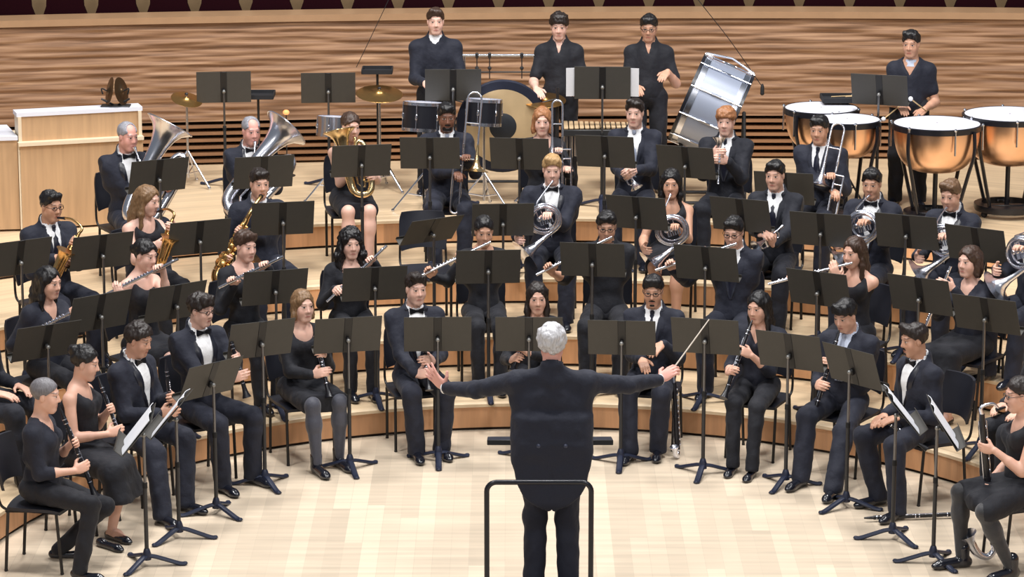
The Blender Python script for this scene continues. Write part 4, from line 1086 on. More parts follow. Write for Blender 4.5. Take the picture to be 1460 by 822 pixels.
def bass_clarinet(M, T, B, bell, label, bk=1.0):
    t = Thing('bass_clarinet', B, label, 'bass clarinet'); u = nrm(B - T); ln = np.linalg.norm(B - T); sd = nrm(np.cross(u, V(0, 1, .2))); fr = np.cross(u, sd)
    m = MB(); p = smooth_path([M + nrm(T - M)*.05, lerp(M, T, .55) + V(0, 0, .05), T - u*.05, T], 5); m.tube(p, np.linspace(.010, .014, len(p)), 10); t.part('neck', m, SILVER(), label='curved silver neck')
    m = MB(); w = nrm(p[0] - M); m.tube([M, M + w*.07], [.007, .016], 10); t.part('mouthpiece', m, EBONY())
    m = MB(); m.tube([T, T + u*ln*.48, T + u*(ln*.48+.001), T + u*ln*.52, T + u*(ln*.52+.001), B], [.019, .020, .024, .024, .020, .021], 12); t.part('body_joint', m, EBONY())
    bd = nrm(bell); p = smooth_path([B] + [B + (u*a_ + bd*b_)*bk for a_, b_ in ((.05, 0), (.09, .05), (.06, .12), (-.03, .17), (-.09, .19))], 4); m = MB(); m.tube(p, np.interp(np.linspace(0, 1, len(p)), [0, .5, .8, 1], [.02, .025 - .003*(bk < 1), .04*bk, .075*bk]), 18, caps=False); t.part('bell', m, SILVER(), label='upturned silver bell')
    m = MB()
    for k in range(11): m.lathe([(.013, 0), (.014, .005), (.008, .010)], lerp(T, B, .06 + k*.083) - fr*.018, basis(-fr, u), 10); m.lathe([(.010, 0), (.010, .006)], lerp(T, B, .10 + k*.083) + sd*.018, basis(sd, u), 8)
    for s in (-1, 1): m.tube([lerp(T, B, .05) + sd*s*.025, lerp(T, B, .95) + sd*s*.025], .004, 6)
    t.part('key_work', m, SILVER()); return t.r
# ---------------------------------------------------------------- who sits where
LEVEL = {1: 0.0, 2: .22, 3: .48, 4: .70, 5: .93}
RAD = {1: 3.55, 2: 4.66, 3: 5.76, 4: 7.05}
PEOPLE = {}; CHK = []
def P(key, short, desc, row, px, py, y=None, z=None, body=None, look=None, pitch=-8, inst=None, rests=None, feet=None, wtarget=(0.05, 0.2), seat=True, grip_t=None, lean=.05, back=.03, **kw):
    lev = LEVEL[row]
    if y is not None: hw = at(px, py, y)
    elif z is not None: hw = ground(px, py, lev + z)
    else: hw = on_circle(px, py, RAD[row])
    dx, dy = wtarget[0] - hw[0], wtarget[1] - hw[1]
    yaw = math.degrees(atan2(dx, -dy)) if body is None else body
    look = yaw if look is None else look
    phi = radians(yaw); f = V(sin(phi), -cos(phi), 0); pos = V(hw[0], hw[1], 0) - lean * f; pos[2] = lev
    lp = radians(look); Rh = rotz(lp + pi) @ rotx(radians(pitch))
    mouth = hw + Rh @ V(0, .105, -.067); lf = Rh @ V(0, 1, 0)
    pt = lambda q: at(q[0], q[1], hw[1] + (q[2] if len(q) > 2 else f[1] * .30))
    grips = kw.pop('grips', None); made = None; T = f'the {short}'
    if inst:
        k = inst[0]
        if k in ('clarinet', 'oboe', 'flute'):
            A = mouth if inst[1] == 'mouth' else pt(inst[1]); B = pt(inst[2]); u = B - A; u = u / np.linalg.norm(u)
            L0 = {'clarinet': .66, 'oboe': .62, 'flute': .63}[k]
            if inst[1] == 'mouth' or np.linalg.norm(B - A) > L0: B = A + u * L0
            tl, tr = grip_t or {'flute': (.30, .62)}.get(k, (.40, .66))
            grips = {-1: (lerp(A, B, tl), u), 1: (lerp(A, B, tr), u)} if grips is None else grips
            state = {'flute': 'silver flute ', 'clarinet': 'black clarinet ', 'oboe': 'black oboe '}[k] + ('played by ' if inst[1] == 'mouth' else 'held at rest by ')
            made = lambda: {'clarinet': clarinet, 'oboe': oboe, 'flute': flute}[k](A, B, state + T)
        elif k == 'sax':
            Tp, Bp = pt(inst[1]), pt(inst[2]); size = inst[3]
            grips = {-1: (lerp(Tp, Bp, .22) , nrm(Bp - Tp)), 1: (lerp(Tp, Bp, .72), nrm(Bp - Tp))}
            made = lambda: saxophone(mouth, Tp, Bp, inst[4], inst[5] + T, size)
        elif k == 'horn':
            C = pt(inst[1]); n = nrm(V(-f[0], -f[1], .1) * -1 + V(0, 0, .15)); r = rotz(phi + pi) @ V(1, 0, 0)
            bd = nrm(r * .75 + V(0, 0, -.62) + f * (inst[2] if len(inst) > 2 else .1)); up = V(0, 0, 1) + r * .35
            grips = {-1: (C + n*.05 + V(0, 0, .03) - r*.03, nrm(np.cross(n, V(0, 0, 1)))), 1: (C + r*.20 - V(0, 0, .17) + f*.02, V(0, 0, 1))}
            made = lambda: horn(C, n, up, mouth, bd, inst[3] + T)
        elif k == 'tuba':
            Bm = pt(inst[1]); axp = pt(inst[2]); ax = nrm(Bm - axp); kk = inst[3]
            sd = at(px + 400, py, hw[1]) - hw; sd = nrm(sd)
            g0 = Bm - ax*.55*kk + sd*.12*kk; grips = {1: (g0 - f*.02, sd), -1: (Bm - ax*.66*kk + sd*.30*kk, ax)}
            made = lambda: tuba(Bm, ax, mouth, sd, inst[4] + T, kk, inst[5], GOLDS() if inst[5] == 'euphonium' else None)
        elif k == 'trombone':
            O = pt(inst[1]); u = nrm(pt(inst[2]) - O); v = nrm(V(1, 0, 0) * inst[3])
            grips = {-1: (O + v*.03, v), 1: (O + u*.16 - v*.03, v)} if grips is None else grips
            made = lambda: trombone(O, u, v, inst[4] + T, **(inst[5] if len(inst) > 5 else {}))
        elif k == 'trumpet':
            A, B = pt(inst[1]), pt(inst[2]); u = nrm(B - A); B = A + u * min(np.linalg.norm(B - A), .5)
            grips = {-1: (lerp(A, B, .52), u), 1: (lerp(A, B, .62) + V(0, 0, .02), u)} if grips is None else grips
            made = lambda: trumpet(A, B, inst[3] + T)
        elif k == 'bass_clarinet':
            Tp, Bp = pt(inst[1]), pt(inst[2]); u = nrm(Bp - Tp); M = mouth if inst[3] == 'mouth' else pt(inst[3])
            if inst[3] == 'mouth': grips = {-1: (lerp(Tp, Bp, .25), u), 1: (lerp(Tp, Bp, .55), u)}
            made = lambda: bass_clarinet(M, Tp, Bp, V(-1, -.25, 0) if inst[3] == 'mouth' else V(-.3, -1, 0), inst[4] + T, *inst[5:])
    if rests: rests = {s: pt(q) for s, q in rests.items()}
    if feet: feet = {s: ground(q[0], q[1], lev + .06) for s, q in feet.items()}
    seed = len(PEOPLE) + 1
    kw.setdefault('group', 'seated musicians of the wind band' if seat else ('standing percussionists' if row == 5 else None))
    d = person(short, desc, pos, yaw, hw, look, pitch, grips=grips, rests=rests, feet=feet, stand=not seat, seed=seed, lean=lean, **kw)
    PEOPLE[key] = d; CHK.append((key, round(float(hw[2] - lev), 2), [round(float(q), 2) for q in hw]))
    if made: made()
    if seat: chair(pos - back * f, yaw, f'black orchestra chair under {T}')
    return d

# ---- front row, on the floor
P('a1', 'woman with cropped grey hair', 'woman with cropped grey hair and rolled black sleeves seated playing clarinet', 1, 65, 563, z=1.2, body=80, look=84, sex='w', hair=('cropped', 'salt'), skin='light', top='threeq', shoe='flat',
  inst=('clarinet', 'mouth', (138, 712, -.06)), feet={1: (114, 812), -1: (84, 783)})
P('a2', 'woman with a dark bun and bare arms', 'woman with dark bun and sleeveless black dress seated playing oboe', 1, 122, 517, z=1.2, body=72, look=82, pitch=-14, sex='w', hair=('bun', 'black'), skin='light', top='tank', bottom='dress', shoe='flat',
  inst=('oboe', 'mouth', (178, 642, -.12)), feet={1: (148, 768), -1: (160, 757)})
P('a3', 'curly-haired man in a tuxedo reading at the front', 'curly dark haired man in tuxedo looking down beside edge-on white sheet music', 1, 198, 484, z=1.2, body=60, look=66, pitch=-18, hair=('curly', 'dark'), skin='olive', tie='bow',
  inst=('oboe', (236, 512, -.15), (246, 600, -.2)), grip_t=(.62, .85), feet={1: (232, 735), -1: (264, 716)})
P('a4', 'man with glasses and tousled hair in a tuxedo', 'man with tousled dark hair and glasses in tuxedo seated with clarinet', 1, 287, 441, body=38, look=55, pitch=-10, hair=('mop', 'dark'), skin='fair', tie='bow', specs=True,
  inst=('clarinet', (326, 474, -.25), (352, 566, -.3)), feet={1: (318, 690), -1: (360, 678)})
P('a5', 'dark blonde woman in sheer tights', 'dark blonde woman in black blouse, skirt and sheer tights holding clarinet', 1, 432, 435, look=30, pitch=-5, sex='w', hair=('bob', 'darkblond'), skin='fair', top='blouse', bottom='skirt', legs='sheer', shoe='boot',
  inst=('clarinet', (446, 462, -.16), (470, 566, -.36)), feet={1: (452, 664), -1: (484, 655)})
P('a6', 'man in a tuxedo beside the conductor\'s open hand', 'dark haired man in bow tie seated beside the conductor\'s empty hand', 1, 593, 411, look=22, pitch=-6, hair=('quiff', 'dark'), skin='fair', tie='bow',
  inst=('clarinet', (604, 486, -.25), (612, 556, -.42)), feet={1: (594, 643), -1: (630, 639)})
P('a7', 'long-haired woman directly beyond the conductor', 'woman with long dark hair just above the conductor\'s white head', 1, 766, 424, look=4, pitch=-8, sex='w', hair=('long', 'dark'), skin='light', top='blouse',
  inst=('clarinet', (752, 476, -.2), (730, 530, -.42)))
P('a8', 'man with glasses behind the baton', 'man in dark suit and tie with glasses seated beyond the conductor\'s baton', 1, 931, 414, look=-8, pitch=-12, hair=('short', 'black'), skin='tan', specs=True, beard='goatee', top='suit', tie='tie',
  inst=('bass_clarinet', (961, 545, -.28), (966, 640, -.34), (948, 520, -.25), 'bass clarinet standing on the floor beside ', .5), rests={-1: (944, 490, -.22), 1: (915, 512, -.3)}, feet={1: (897, 644), -1: (938, 640)})
P('a9', 'woman with straight black hair playing clarinet', 'woman with long straight black hair and black V-neck playing clarinet', 1, 1081, 437, look=-34, pitch=-12, sex='w', hair=('long', 'black'), skin='light', top='threeq', shoe='flat',
  inst=('clarinet', 'mouth', (1040, 545, -.34)), feet={1: (1045, 662), -1: (1072, 668)})
P('a10', 'man bent over his clarinet', 'black haired man in suit bending his face down to a clarinet', 1, 1205, 449, look=-40, pitch=-22, hair=('fringe', 'black'), skin='light', top='suit', shirt='pale', tie='pale',
  inst=('clarinet', 'mouth', (1166, 572, -.22)), feet={1: (1142, 682), -1: (1188, 697)})
P('a11', 'man with a moustache', 'man with moustache and tuxedo seated in profile with clarinet on his lap', 1, 1303, 484, z=1.2, body=-64, back=.13, look=-72, pitch=-10, hair=('quiff', 'dark'), skin='tan', tie='bow', beard='goatee',
  inst=('oboe', (1256, 596, -.2), (1322, 640, -.28)), grips={}, rests={1: (1262, 590, -.1), -1: (1284, 594, -.22)}, feet={1: (1252, 708), -1: (1280, 728)})
P('a12', 'woman with glasses holding the bass clarinet', 'woman with glasses and dark tights at the edge playing bass clarinet', 1, 1453, 562, z=1.2, body=-76, look=-80, pitch=-10, sex='w', hair=('lowbun', 'dark'), skin='light', top='tank', bottom='skirt', legs='dark', shoe='boot', specs=True,
  inst=('bass_clarinet', (1400, 590, -.06), (1416, 775, .0), 'mouth', 'bass clarinet with silver neck played by '), feet={-1: (1440, 812), 1: (1370, 796)})

# ---- second row, first riser
P('b0', 'man cut off by the frame beside the flutes', 'man in black trousers mostly outside the frame, only his leg showing', 2, -30, 446, z=1.2, body=62, hair=('short', 'dark'), skin='light', top='suit')
P('b1', 'long-haired woman in the navy cardigan with a flute', 'woman with long black hair and navy cardigan holding flute across her', 2, 70, 402, body=46, look=58, pitch=-10, sex='w', hair=('long', 'black'), skin='light', top='cardigan',
  inst=('flute', (126, 432, -.30), (-4, 500, -.22)), grip_t=(.18, .80))
P('b2', 'bare-armed woman with pulled back hair and flute', 'bare-armed woman with black hair pulled back holding flute across her chest', 2, 207, 363, body=44, look=56, pitch=-14, sex='w', hair=('lowbun', 'black'), skin='fair', top='tank', bottom='skirt',
  inst=('flute', (246, 373, -.30), (150, 420, -.22)), grip_t=(.2, .8))
P('b3', 'short-haired woman with a wide neckline', 'woman with short brown hair and wide neckline holding flute diagonally', 2, 350, 350, body=28, look=42, pitch=-10, sex='w', hair=('short', 'brown'), skin='fair', top='blouse',
  inst=('flute', (396, 369, -.32), (312, 410, -.26)), grip_t=(.22, .78))
P('b4', 'woman with big dark curls', 'woman with long dark curly hair holding flute down across black blouse', 2, 500, 346, body=14, look=18, pitch=-8, sex='w', hair=('curly_long', 'black'), skin='fair', top='blouse',
  inst=('flute', (545, 356, -.28), (466, 430, -.32)), grip_t=(.2, .8))
P('b5', 'woman blowing a flute beside the empty chair', 'woman with hair tied back blowing flute held out towards the empty chair', 2, 690, 329, body=6, look=8, pitch=-16, sex='w', hair=('lowbun', 'black'), skin='tan', top='blouse',
  inst=('flute', 'mouth', (606, 390, -.12)), grip_t=(.34, .80))
P('b6', 'man in black shirt blowing a flute', 'black haired man in black shirt blowing a flute above the conductor', 2, 865, 322, body=-4, look=-2, pitch=-16, hair=('short', 'black'), skin='tan', top='shirt', specs=True,
  inst=('flute', 'mouth', (772, 388, -.14)), grip_t=(.34, .82))
P('b7', 'man in suit and glasses blowing a flute', 'man in dark suit and glasses bending over the flute he blows', 2, 1046, 330, body=-16, look=-20, pitch=-18, hair=('short', 'black'), skin='light', top='suit', specs=True,
  inst=('flute', 'mouth', (956, 378, -.10)), grip_t=(.32, .8))
P('b8', 'bare-armed woman with long brown hair', 'bare-armed woman with long brown hair raising a flute to her mouth', 2, 1217, 359, body=-32, look=-42, pitch=-10, sex='w', hair=('long', 'brown'), skin='light', top='tank', bottom='trousers',
  inst=('flute', 'mouth', (1130, 396, -.02)), grip_t=(.16, .7))
P('b9', 'woman with wavy brown hair and bare shins', 'woman with wavy dark brown hair, black cardigan and knee-length skirt', 2, 1382, 372, z=1.21, body=-40, look=-48, pitch=-4, sex='w', hair=('bob', 'brown'), skin='fair', top='cardigan', bottom='dress', shoe='flat',
  inst=('flute', (1352, 388, -.26), (1318, 470, -.30)), grip_t=(.2, .6))
P('b10', 'woman cut off at the frame edge', 'woman at the frame edge showing only knee and bare foot', 2, 1486, 470, z=1.2, body=-58, sex='w', hair=('bob', 'dark'), skin='light', top='blouse', bottom='trousers', shoe='flat')

# ---- third row, second riser
P('c1', 'saxophonist with glasses by the wooden cabinet', 'man in suit with glasses playing alto saxophone by the pale wooden cabinet', 3, 73, 293, body=36, look=44, pitch=-10, hair=('short', 'black'), skin='tan', top='suit', specs=True,
  inst=('sax', (113, 332, -.22), (84, 388, -.32), .9, V(-.2, -1, 0), 'gold alto saxophone played by '))
P('c2', 'bare-shouldered saxophonist with long dark blonde hair', 'bare-shouldered woman with dark blonde hair turned aside playing saxophone', 3, 211, 285, body=34, look=66, pitch=-14, sex='w', hair=('long', 'darkblond'), skin='fair', top='tank', bottom='trousers',
  inst=('sax', (246, 312, -.20), (230, 366, -.3), .9, V(.2, -1, 0), 'gold alto saxophone held by '))
P('c3', 'baritone saxophonist in a grey tie', 'dark haired man in suit and grey tie behind the large baritone saxophone', 3, 370, 261, body=20, look=22, pitch=-8, hair=('short', 'dark'), skin='light', top='suit', tie='pale',
  inst=('sax', (352, 312, -.34), (312, 386, -.42), 1.45, V(.9, -.35, 0), 'large gold baritone saxophone played by '))
P('c4', 'blond horn player in a bow tie', 'blond man in tuxedo and bow tie holding silver french horn', 3, 787, 241, body=-2, look=2, pitch=-12, hair=('quiff', 'blond'), skin='fair', tie='bow', wide=1.02, inst=('horn', (776, 312, -.36), .35, 'silver french horn held by '))
P('c5', 'bare-armed horn player with long black hair', 'bare-armed woman with long black hair holding silver french horn', 3, 957, 261, body=-8, look=-6, pitch=-8, sex='w', hair=('long', 'black'), skin='tan', top='tank', bottom='skirt', inst=('horn', (958, 328, -.34), .35, 'silver french horn held by '))
P('c6', 'black-haired trumpeter in a loose suit', 'black haired man in dark suit and tie with a trumpet in his lap', 3, 1105, 249, body=-16, look=-22, pitch=-8, hair=('short', 'black'), skin='light', top='suit',
  inst=('trumpet', (1116, 322, -.36), (1078, 352, -.52), 'silver trumpet in the lap of '))
P('c7', 'horn player below the copper kettledrums', 'black haired man in bow tie holding horn in front of the kettledrums', 3, 1243, 261, body=-26, look=-20, pitch=-12, hair=('short', 'black'), skin='tan', tie='bow', inst=('horn', (1230, 322, -.34), .3, 'silver french horn held by '))
P('c8', 'light brown haired horn player', 'light brown haired man in bow tie looking down over silver french horn', 3, 1355, 277, body=-34, look=-30, pitch=-18, hair=('quiff', 'lightbrown'), skin='light', tie='bow', inst=('horn', (1346, 342, -.34), .3, 'silver french horn held by '))
P('c9', 'horn player cut off by the frame', 'man in tuxedo at the frame edge, only shoulder and horn showing', 3, 1476, 312, z=1.24, body=-44, hair=('short', 'dark'), skin='light', tie='bow', inst=('horn', (1456, 360, -.3), .3, 'silver french horn held by '))

# ---- fourth row, third riser
P('d1', 'grey-haired tuba player by the cabinet', 'older grey haired man in suit playing tuba beside the wooden cabinet', 4, 182, 194, body=28, look=44, pitch=-10, hair=('receding', 'grey'), skin='ruddy', tie='bow',
  inst=('tuba', (242, 178, -.10), (206, 246, -.22), .92, 'large silver tuba played by ', 'tuba'))
P('d2', 'grey-haired tuba player under the wall stand', 'older grey haired man in suit playing tuba between the other tuba and euphonium', 4, 358, 186, body=16, look=26, pitch=-10, hair=('receding', 'grey'), skin='ruddy', tie='bow',
  inst=('tuba', (408, 182, -.08), (360, 236, -.26), .92, 'large silver tuba played by ', 'tuba'))
P('d3', 'bare-kneed euphonium player', 'woman in black dress with bare knees playing euphonium', 4, 500, 180, body=12, look=28, pitch=-10, sex='w', hair=('lowbun', 'brown'), skin='fair', top='tank', bottom='skirt', shoe='flat',
  inst=('tuba', (484, 186, -.20), (500, 262, -.32), .62, 'pale brass euphonium played by ', 'euphonium'))
P('d4', 'bearded trombonist', 'bearded man in suit and pale tie holding an upright trombone with golden bell', 4, 637, 166, body=4, look=6, pitch=-12, hair=('short', 'black'), skin='brown', top='suit', beard='full', tie='pale',
  inst=('trombone', (660, 226, -.34), (654, 300, -.40), 1, 'trombone with golden bell held upright by ', dict(slide=.44, back=.52, off=.12)))
P('d5', 'strawberry blonde trombonist', 'strawberry blonde woman holding a trombone upright beside her face', 4, 773, 172, body=-2, look=0, pitch=-8, sex='w', hair=('bob', 'strawberry'), skin='fair', top='blouse',
  inst=('trombone', (802, 216, -.3), (802, 280, -.34), -1, 'silver trombone held upright by ', dict(slide=.42, back=.40, gold=False, off=.09)))
P('d6', 'trumpeter in a white shirt and pale tie', 'dark haired man in suit with white shirt open, trumpet lowered to his lap', 4, 905, 160, body=-8, look=-12, pitch=-8, hair=('quiff', 'dark'), skin='fair', top='suit', tie='pale',
  inst=('trumpet', (884, 222, -.34), (908, 268, -.46), 'brass trumpet lowered by '))
P('d7', 'trumpeter with floppy blond hair', 'man with floppy blond hair in dark suit holding trumpet upright', 4, 1035, 172, body=-12, look=-14, pitch=-8, hair=('mop', 'strawberry'), skin='fair', top='suit',
  inst=('trumpet', (1024, 262, -.36), (1026, 196, -.28), 'silver trumpet held bell up by '))
P('d8', 'trombonist in front of the kettledrums', 'black haired man in suit and tie holding trombone in front of the kettledrums', 4, 1168, 184, body=-18, look=-20, pitch=-10, hair=('short', 'black'), skin='tan', top='suit',
  inst=('trombone', (1190, 252, -.34), (1180, 300, -.42), -1, 'trombone with silver bell held by ', dict(slide=.36, back=.40, gold=False, off=.11)))

# ---- percussionists standing on the top platform
P('e1', 'drummer in the long-sleeved navy pullover', 'man in navy long-sleeved pullover over white collar standing by the wall', 5, 621, 30, y=9.75, body=2, look=4, pitch=-6, seat=False, hair=('quiff', 'brown'), skin='fair', top='polo', wide=.97, rests={1: (606, 118, -.3), -1: (650, 112, -.3)}, lean=.02)
P('e2', 'drummer with a fringe in the rolled black shirt', 'man with brown fringe and black short-sleeved shirt standing behind the gong', 5, 797, 37, y=9.75, body=-2, look=-2, pitch=-12, seat=False, hair=('mop', 'dark'), skin='fair', top='shortshirt', wide=.84, rests={1: (764, 126, -.3), -1: (826, 122, -.25)}, lean=.02)
P('e3', 'drummer with glasses by the bass drum', 'man with glasses and black short-sleeved shirt standing beside the bass drum', 5, 925, 39, y=9.75, body=-4, look=-6, pitch=-14, seat=False, hair=('short', 'black'), skin='tan', top='shortshirt', wide=.86, specs=True, rests={1: (905, 122, -.25), -1: (952, 102, -.2)}, lean=.02)
P('e4', 'timpanist in the navy T-shirt', 'man in navy V-neck T-shirt standing behind the kettledrums with mallets', 5, 1299, 62, y=9.15, body=-12, look=-20, pitch=-10, seat=False, hair=('quiff', 'black'), skin='tan', top='tee', wide=.84, rests={1: (1284, 150, -.24), -1: (1318, 156, -.2)}, lean=.02)

# ---- the conductor, back to us
LEVEL[0] = .25
_hw = at(787, 489, 0.0)
P('z', 'white-haired conductor', 'white haired conductor in tailcoat seen from behind with arms spread wide', 0, 787, 489, y=0.0, body=180, look=176, pitch=2, seat=False, hair=('bushy', 'silver'), skin='ruddy', top='tux', tails=True, wide=1.22, h=.005, lean=-.01, elbow_out=.3,
  open_hands={-1: (at(634, 553, .32), V(-.62, .25, .62), V(.30, .85, .30), .18, 1.0), 1: (at(941, 541, .30), V(.70, .30, .45), V(-.15, .60, -.75), .75, .0)})
t = Thing('baton', at(957, 529, .42), 'slim pale conducting baton in the hand of the white-haired conductor', 'baton')
b0, b1 = at(955, 532, .40), at(1011, 455, .62)
m = MB(); m.tube([lerp(b0, b1, -.02), lerp(b0, b1, .02), lerp(b0, b1, .08), lerp(b0, b1, .12)], [.006, .011, .010, .004], 10); t.part('handle', m, mat('cork_handle', (120, 84, 56), .7))
m = MB(); m.tube([lerp(b0, b1, .1), b1], [.0052, .0036], 8); t.part('shaft', m, mat('pale_baton_shaft', (206, 196, 184), .4))

# an instrument lying on the floor, the empty chair
A, B = ground(1232, 738, .03), ground(1372, 732, .03)
u = nrm(B - A); clarinet(A, A + u * min(np.linalg.norm(B - A), .72), 'black woodwind with silver keys lying on the floor')
g_ = ground(606, 432, .48); p_ = on_circle(607, 372, 5.62); chair(V(p_[0], p_[1], .48), 8, 'empty black orchestra chair behind the tilted stand, nobody on it')
# ---------------------------------------------------------------- music stands
def S(key, px, py, who, base=None, row=None, y=None, yaw=None, tilt=20, label=None, dy=0, spin=None):
    r = {1: 2.98, 2: 4.12, 3: 5.26, 4: 6.42}
    if base: b = ground(base[0], base[1], LEVEL[row or 1]); d = at(px, py, b[1]); b[0] = b[0]
    elif y is not None: d = at(px, py, y); b = V(d[0], d[1], LEVEL[row])
    else: d = on_circle(px, py, r[row]); b = V(d[0], d[1], LEVEL[row])
    if yaw is None:
        if who in PEOPLE:
            q = PEOPLE[who]['pos']; yaw = math.degrees(atan2(b[0] - q[0], -(b[1] - q[1]))) * .5 + math.degrees(atan2(.05 - b[0], -(.2 - b[1]))) * .5
        else: yaw = math.degrees(atan2(.05 - b[0], -(.2 - b[1])))
    lb = label or ('black music stand in front of the ' + PEOPLE[who]['short'])
    stand(b, d[2], yaw, lb, tilt, spin=spin); CHK.append(('stand ' + key, round(float(d[2] - b[2]), 2), [round(float(v), 2) for v in d], round(yaw)))
    return b, d[2], yaw
sa = S('a', 203, 612, 'a1', base=(204, 806), yaw=93, tilt=40); sheet(*sa, 'white sheet music on the stand of the woman with cropped grey hair', 38)
sb = S('b', 248, 590, 'a2', base=(250, 766), yaw=84, tilt=40); sheet(*sb, 'white sheet music on the stand of the woman with a dark bun', 38)
S('c', 306, 540, 'a3', base=(305, 731), yaw=46, tilt=26)
S('d', 364, 483, 'a4', base=(376, 690), yaw=27)
S('e', 496, 477, 'a5', base=(498, 668), yaw=14)
S('f', 629, 476, 'a6', base=(625, 656), yaw=2)
S('g', 752, 476, 'a7', base=(754, 652), yaw=-1)
S('h', 881, 481, 'a8', base=(885, 660), yaw=-5)
S('i', 1007, 479, 'a9', base=(1003, 674), yaw=-14)
S('j', 1128, 500, 'a10', base=(1122, 690), yaw=-28)
S('k', 1216, 522, 'a10', base=(1210, 722), yaw=-50, label='black music stand hiding the arm of the man bent over his clarinet')
sl = S('l', 1287, 584, 'a11', base=(1278, 768), yaw=-88, tilt=40); sheet(*sl, 'white sheet music on the stand of the man with a moustache', 38)
sm = S('m', 1350, 602, 'a12', base=(1336, 802), yaw=-92, tilt=32); sheet(*sm, 'white sheet music on the stand facing the woman with the bass clarinet', 34)
S('n', 66, 486, 'b1', row=2, yaw=34, tilt=26); S('o', 142, 444, 'b2', row=2, yaw=40); S('p', 250, 430, 'b3', row=2, yaw=38, label='black music stand behind the tousled man with glasses in a tuxedo')
S('q', 392, 409, 'b3', row=2, yaw=18); S('r', 534, 404, 'b4', row=2, yaw=12); S('s', 696, 380, 'b5', row=2); S('t', 845, 370, 'b6', row=2)
S('u', 1007, 375, 'b7', row=2); S('v', 1167, 411, 'b8', row=2); S('w', 1312, 420, 'b9', row=2, yaw=-34)
S('x', 1406, 448, 'b10', row=2, yaw=-32, tilt=24)
S('y', 28, 367, 'c1', row=3, yaw=34); S('z', 145, 358, 'c2', row=3, yaw=30); S('aa', 284, 338, 'c2', row=3, yaw=24, label='black music stand behind the bare-armed woman with flute')
S('ab', 403, 311, 'c3', row=3, yaw=12); S('ac', 616, 328, 'x', row=3, yaw=34, tilt=40, label='black music stand tilted flat in front of the empty chair'); S('ad', 717, 313, 'c4', row=3, yaw=4)
S('ae', 908, 303, 'c5', row=3); S('af', 1056, 306, 'c6', row=3); S('ag', 1171, 327, 'c7', row=3, yaw=-20); S('ah', 1293, 330, 'c8', row=3, yaw=-24); S('ai', 1392, 348, 'c9', row=3, yaw=-34)
S('aj', 226, 250, 'd1', row=4); S('ak', 376, 245, 'd2', row=4); S('al', 515, 229, 'd3', row=4); S('am', 613, 218, 'd4', row=4); S('an', 741, 219, 'd5', row=4)
S('ao', 863, 216, 'd6', row=4); S('ap', 978, 231, 'd7', row=4); S('aq', 1118, 268, 'd8', row=4, yaw=-16)
S('ar', 319, 124, None, row=5, y=10.1, yaw=6, tilt=12, label='tall black music stand against the carved wall above the second tuba player')
S('as', 468, 125, None, row=5, y=10.1, yaw=4, tilt=16, label='tall black music stand against the carved wall beside the cymbal stand')
S('at', 646, 121, 'e1', row=5, y=9.15, yaw=2, tilt=14); su = S('au', 859, 118, 'e3', row=5, y=9.1, yaw=-2, tilt=10)
sheet(*su, 'wide white sheet music sticking out both sides of the stand between two drummers', 10, w=.66, hgt=.27, off=(0, 0))
S('av', 1254, 128, 'e4', row=5, y=8.75, yaw=-18, tilt=20)

# the conductor's wide desk and the podium with its rail
b = V(at(784, 626, .72)[0], .72, 0); dz = at(784, 626, .72)[2]
t = Thing('conductor_stand', b, 'wide low black conductor\'s stand hidden behind the tailcoat', 'music stand')
R = rotx(radians(-12)) ; m = MB(); m.box((b[0], b[1], dz), (.82, .34, .016), R, .005); t.part('desk', m, mat('blue_black_desk', (30, 36, 52), .4))
m = MB(); m.box((b[0], b[1] - .166, dz + .026), (.82, .012, .035), R, .004); t.part('desk_lip', m, DESKB())
m = MB(); b = b + V(-.09, 0, 0); m.tube([(b[0], b[1], .05), (b[0], b[1], dz)], .02, 12); t.part('pole', m, BLKMET())
for k in range(3):
    a = radians(90 + 120*k); m = MB(); m.tube([(b[0], b[1], .08), (b[0] + .1*cos(a), b[1] + .1*sin(a), .06), (b[0] + .36*cos(a), b[1] + .36*sin(a), .015)], .018, 8); t.part('leg', m, BASEM())
pc = V(.05, -.12, 0)
t = Thing('podium', pc, 'low wooden conducting podium under the white-haired conductor', 'podium')
m = MB(); m.box(pc + V(0, 0, .235), (1.0, 1.0, .03), None, .008); t.part('platform_top', m, mat('grey_podium_carpet', (52, 50, 52), .9, 0, .15, 90, .3))
m = MB(); m.box(pc + V(0, 0, .111), (.94, .94, .218), None, .006); t.part('platform_base', m, mat('podium_wood', (150, 108, 74), .5))
yr = -.52; x0, x1 = at(694, 700, yr)[0], at(843, 700, yr)[0]; zt = at(768, 687, yr)[2]
t = Thing('podium_rail', V((x0 + x1)/2, yr, .25), 'black tubular safety rail of the podium behind the white-haired conductor', 'railing')
m = MB(); pts = [V(x0, yr, .25), V(x0, yr, zt - .06)] + arc_pts(V(x0 + .06, yr, zt - .06), .06, pi, pi/2, V(1, 0, 0), V(0, 0, 1), 7) + arc_pts(V(x1 - .06, yr, zt - .06), .06, pi/2, 0, V(1, 0, 0), V(0, 0, 1), 7) + [V(x1, yr, zt - .06), V(x1, yr, .25)]
m.tube(pts, .0165, 12); t.part('rail_tube', m, mat('black_rail_enamel', (24, 26, 34), .3, .1))
for x in (x0, x1): m = MB(); m.lathe([(.05, .25), (.05, .258), (.022, .262), (.02, .29)], (x, yr, 0), seg=16); t.part('floor_flange', m, BLKMET())

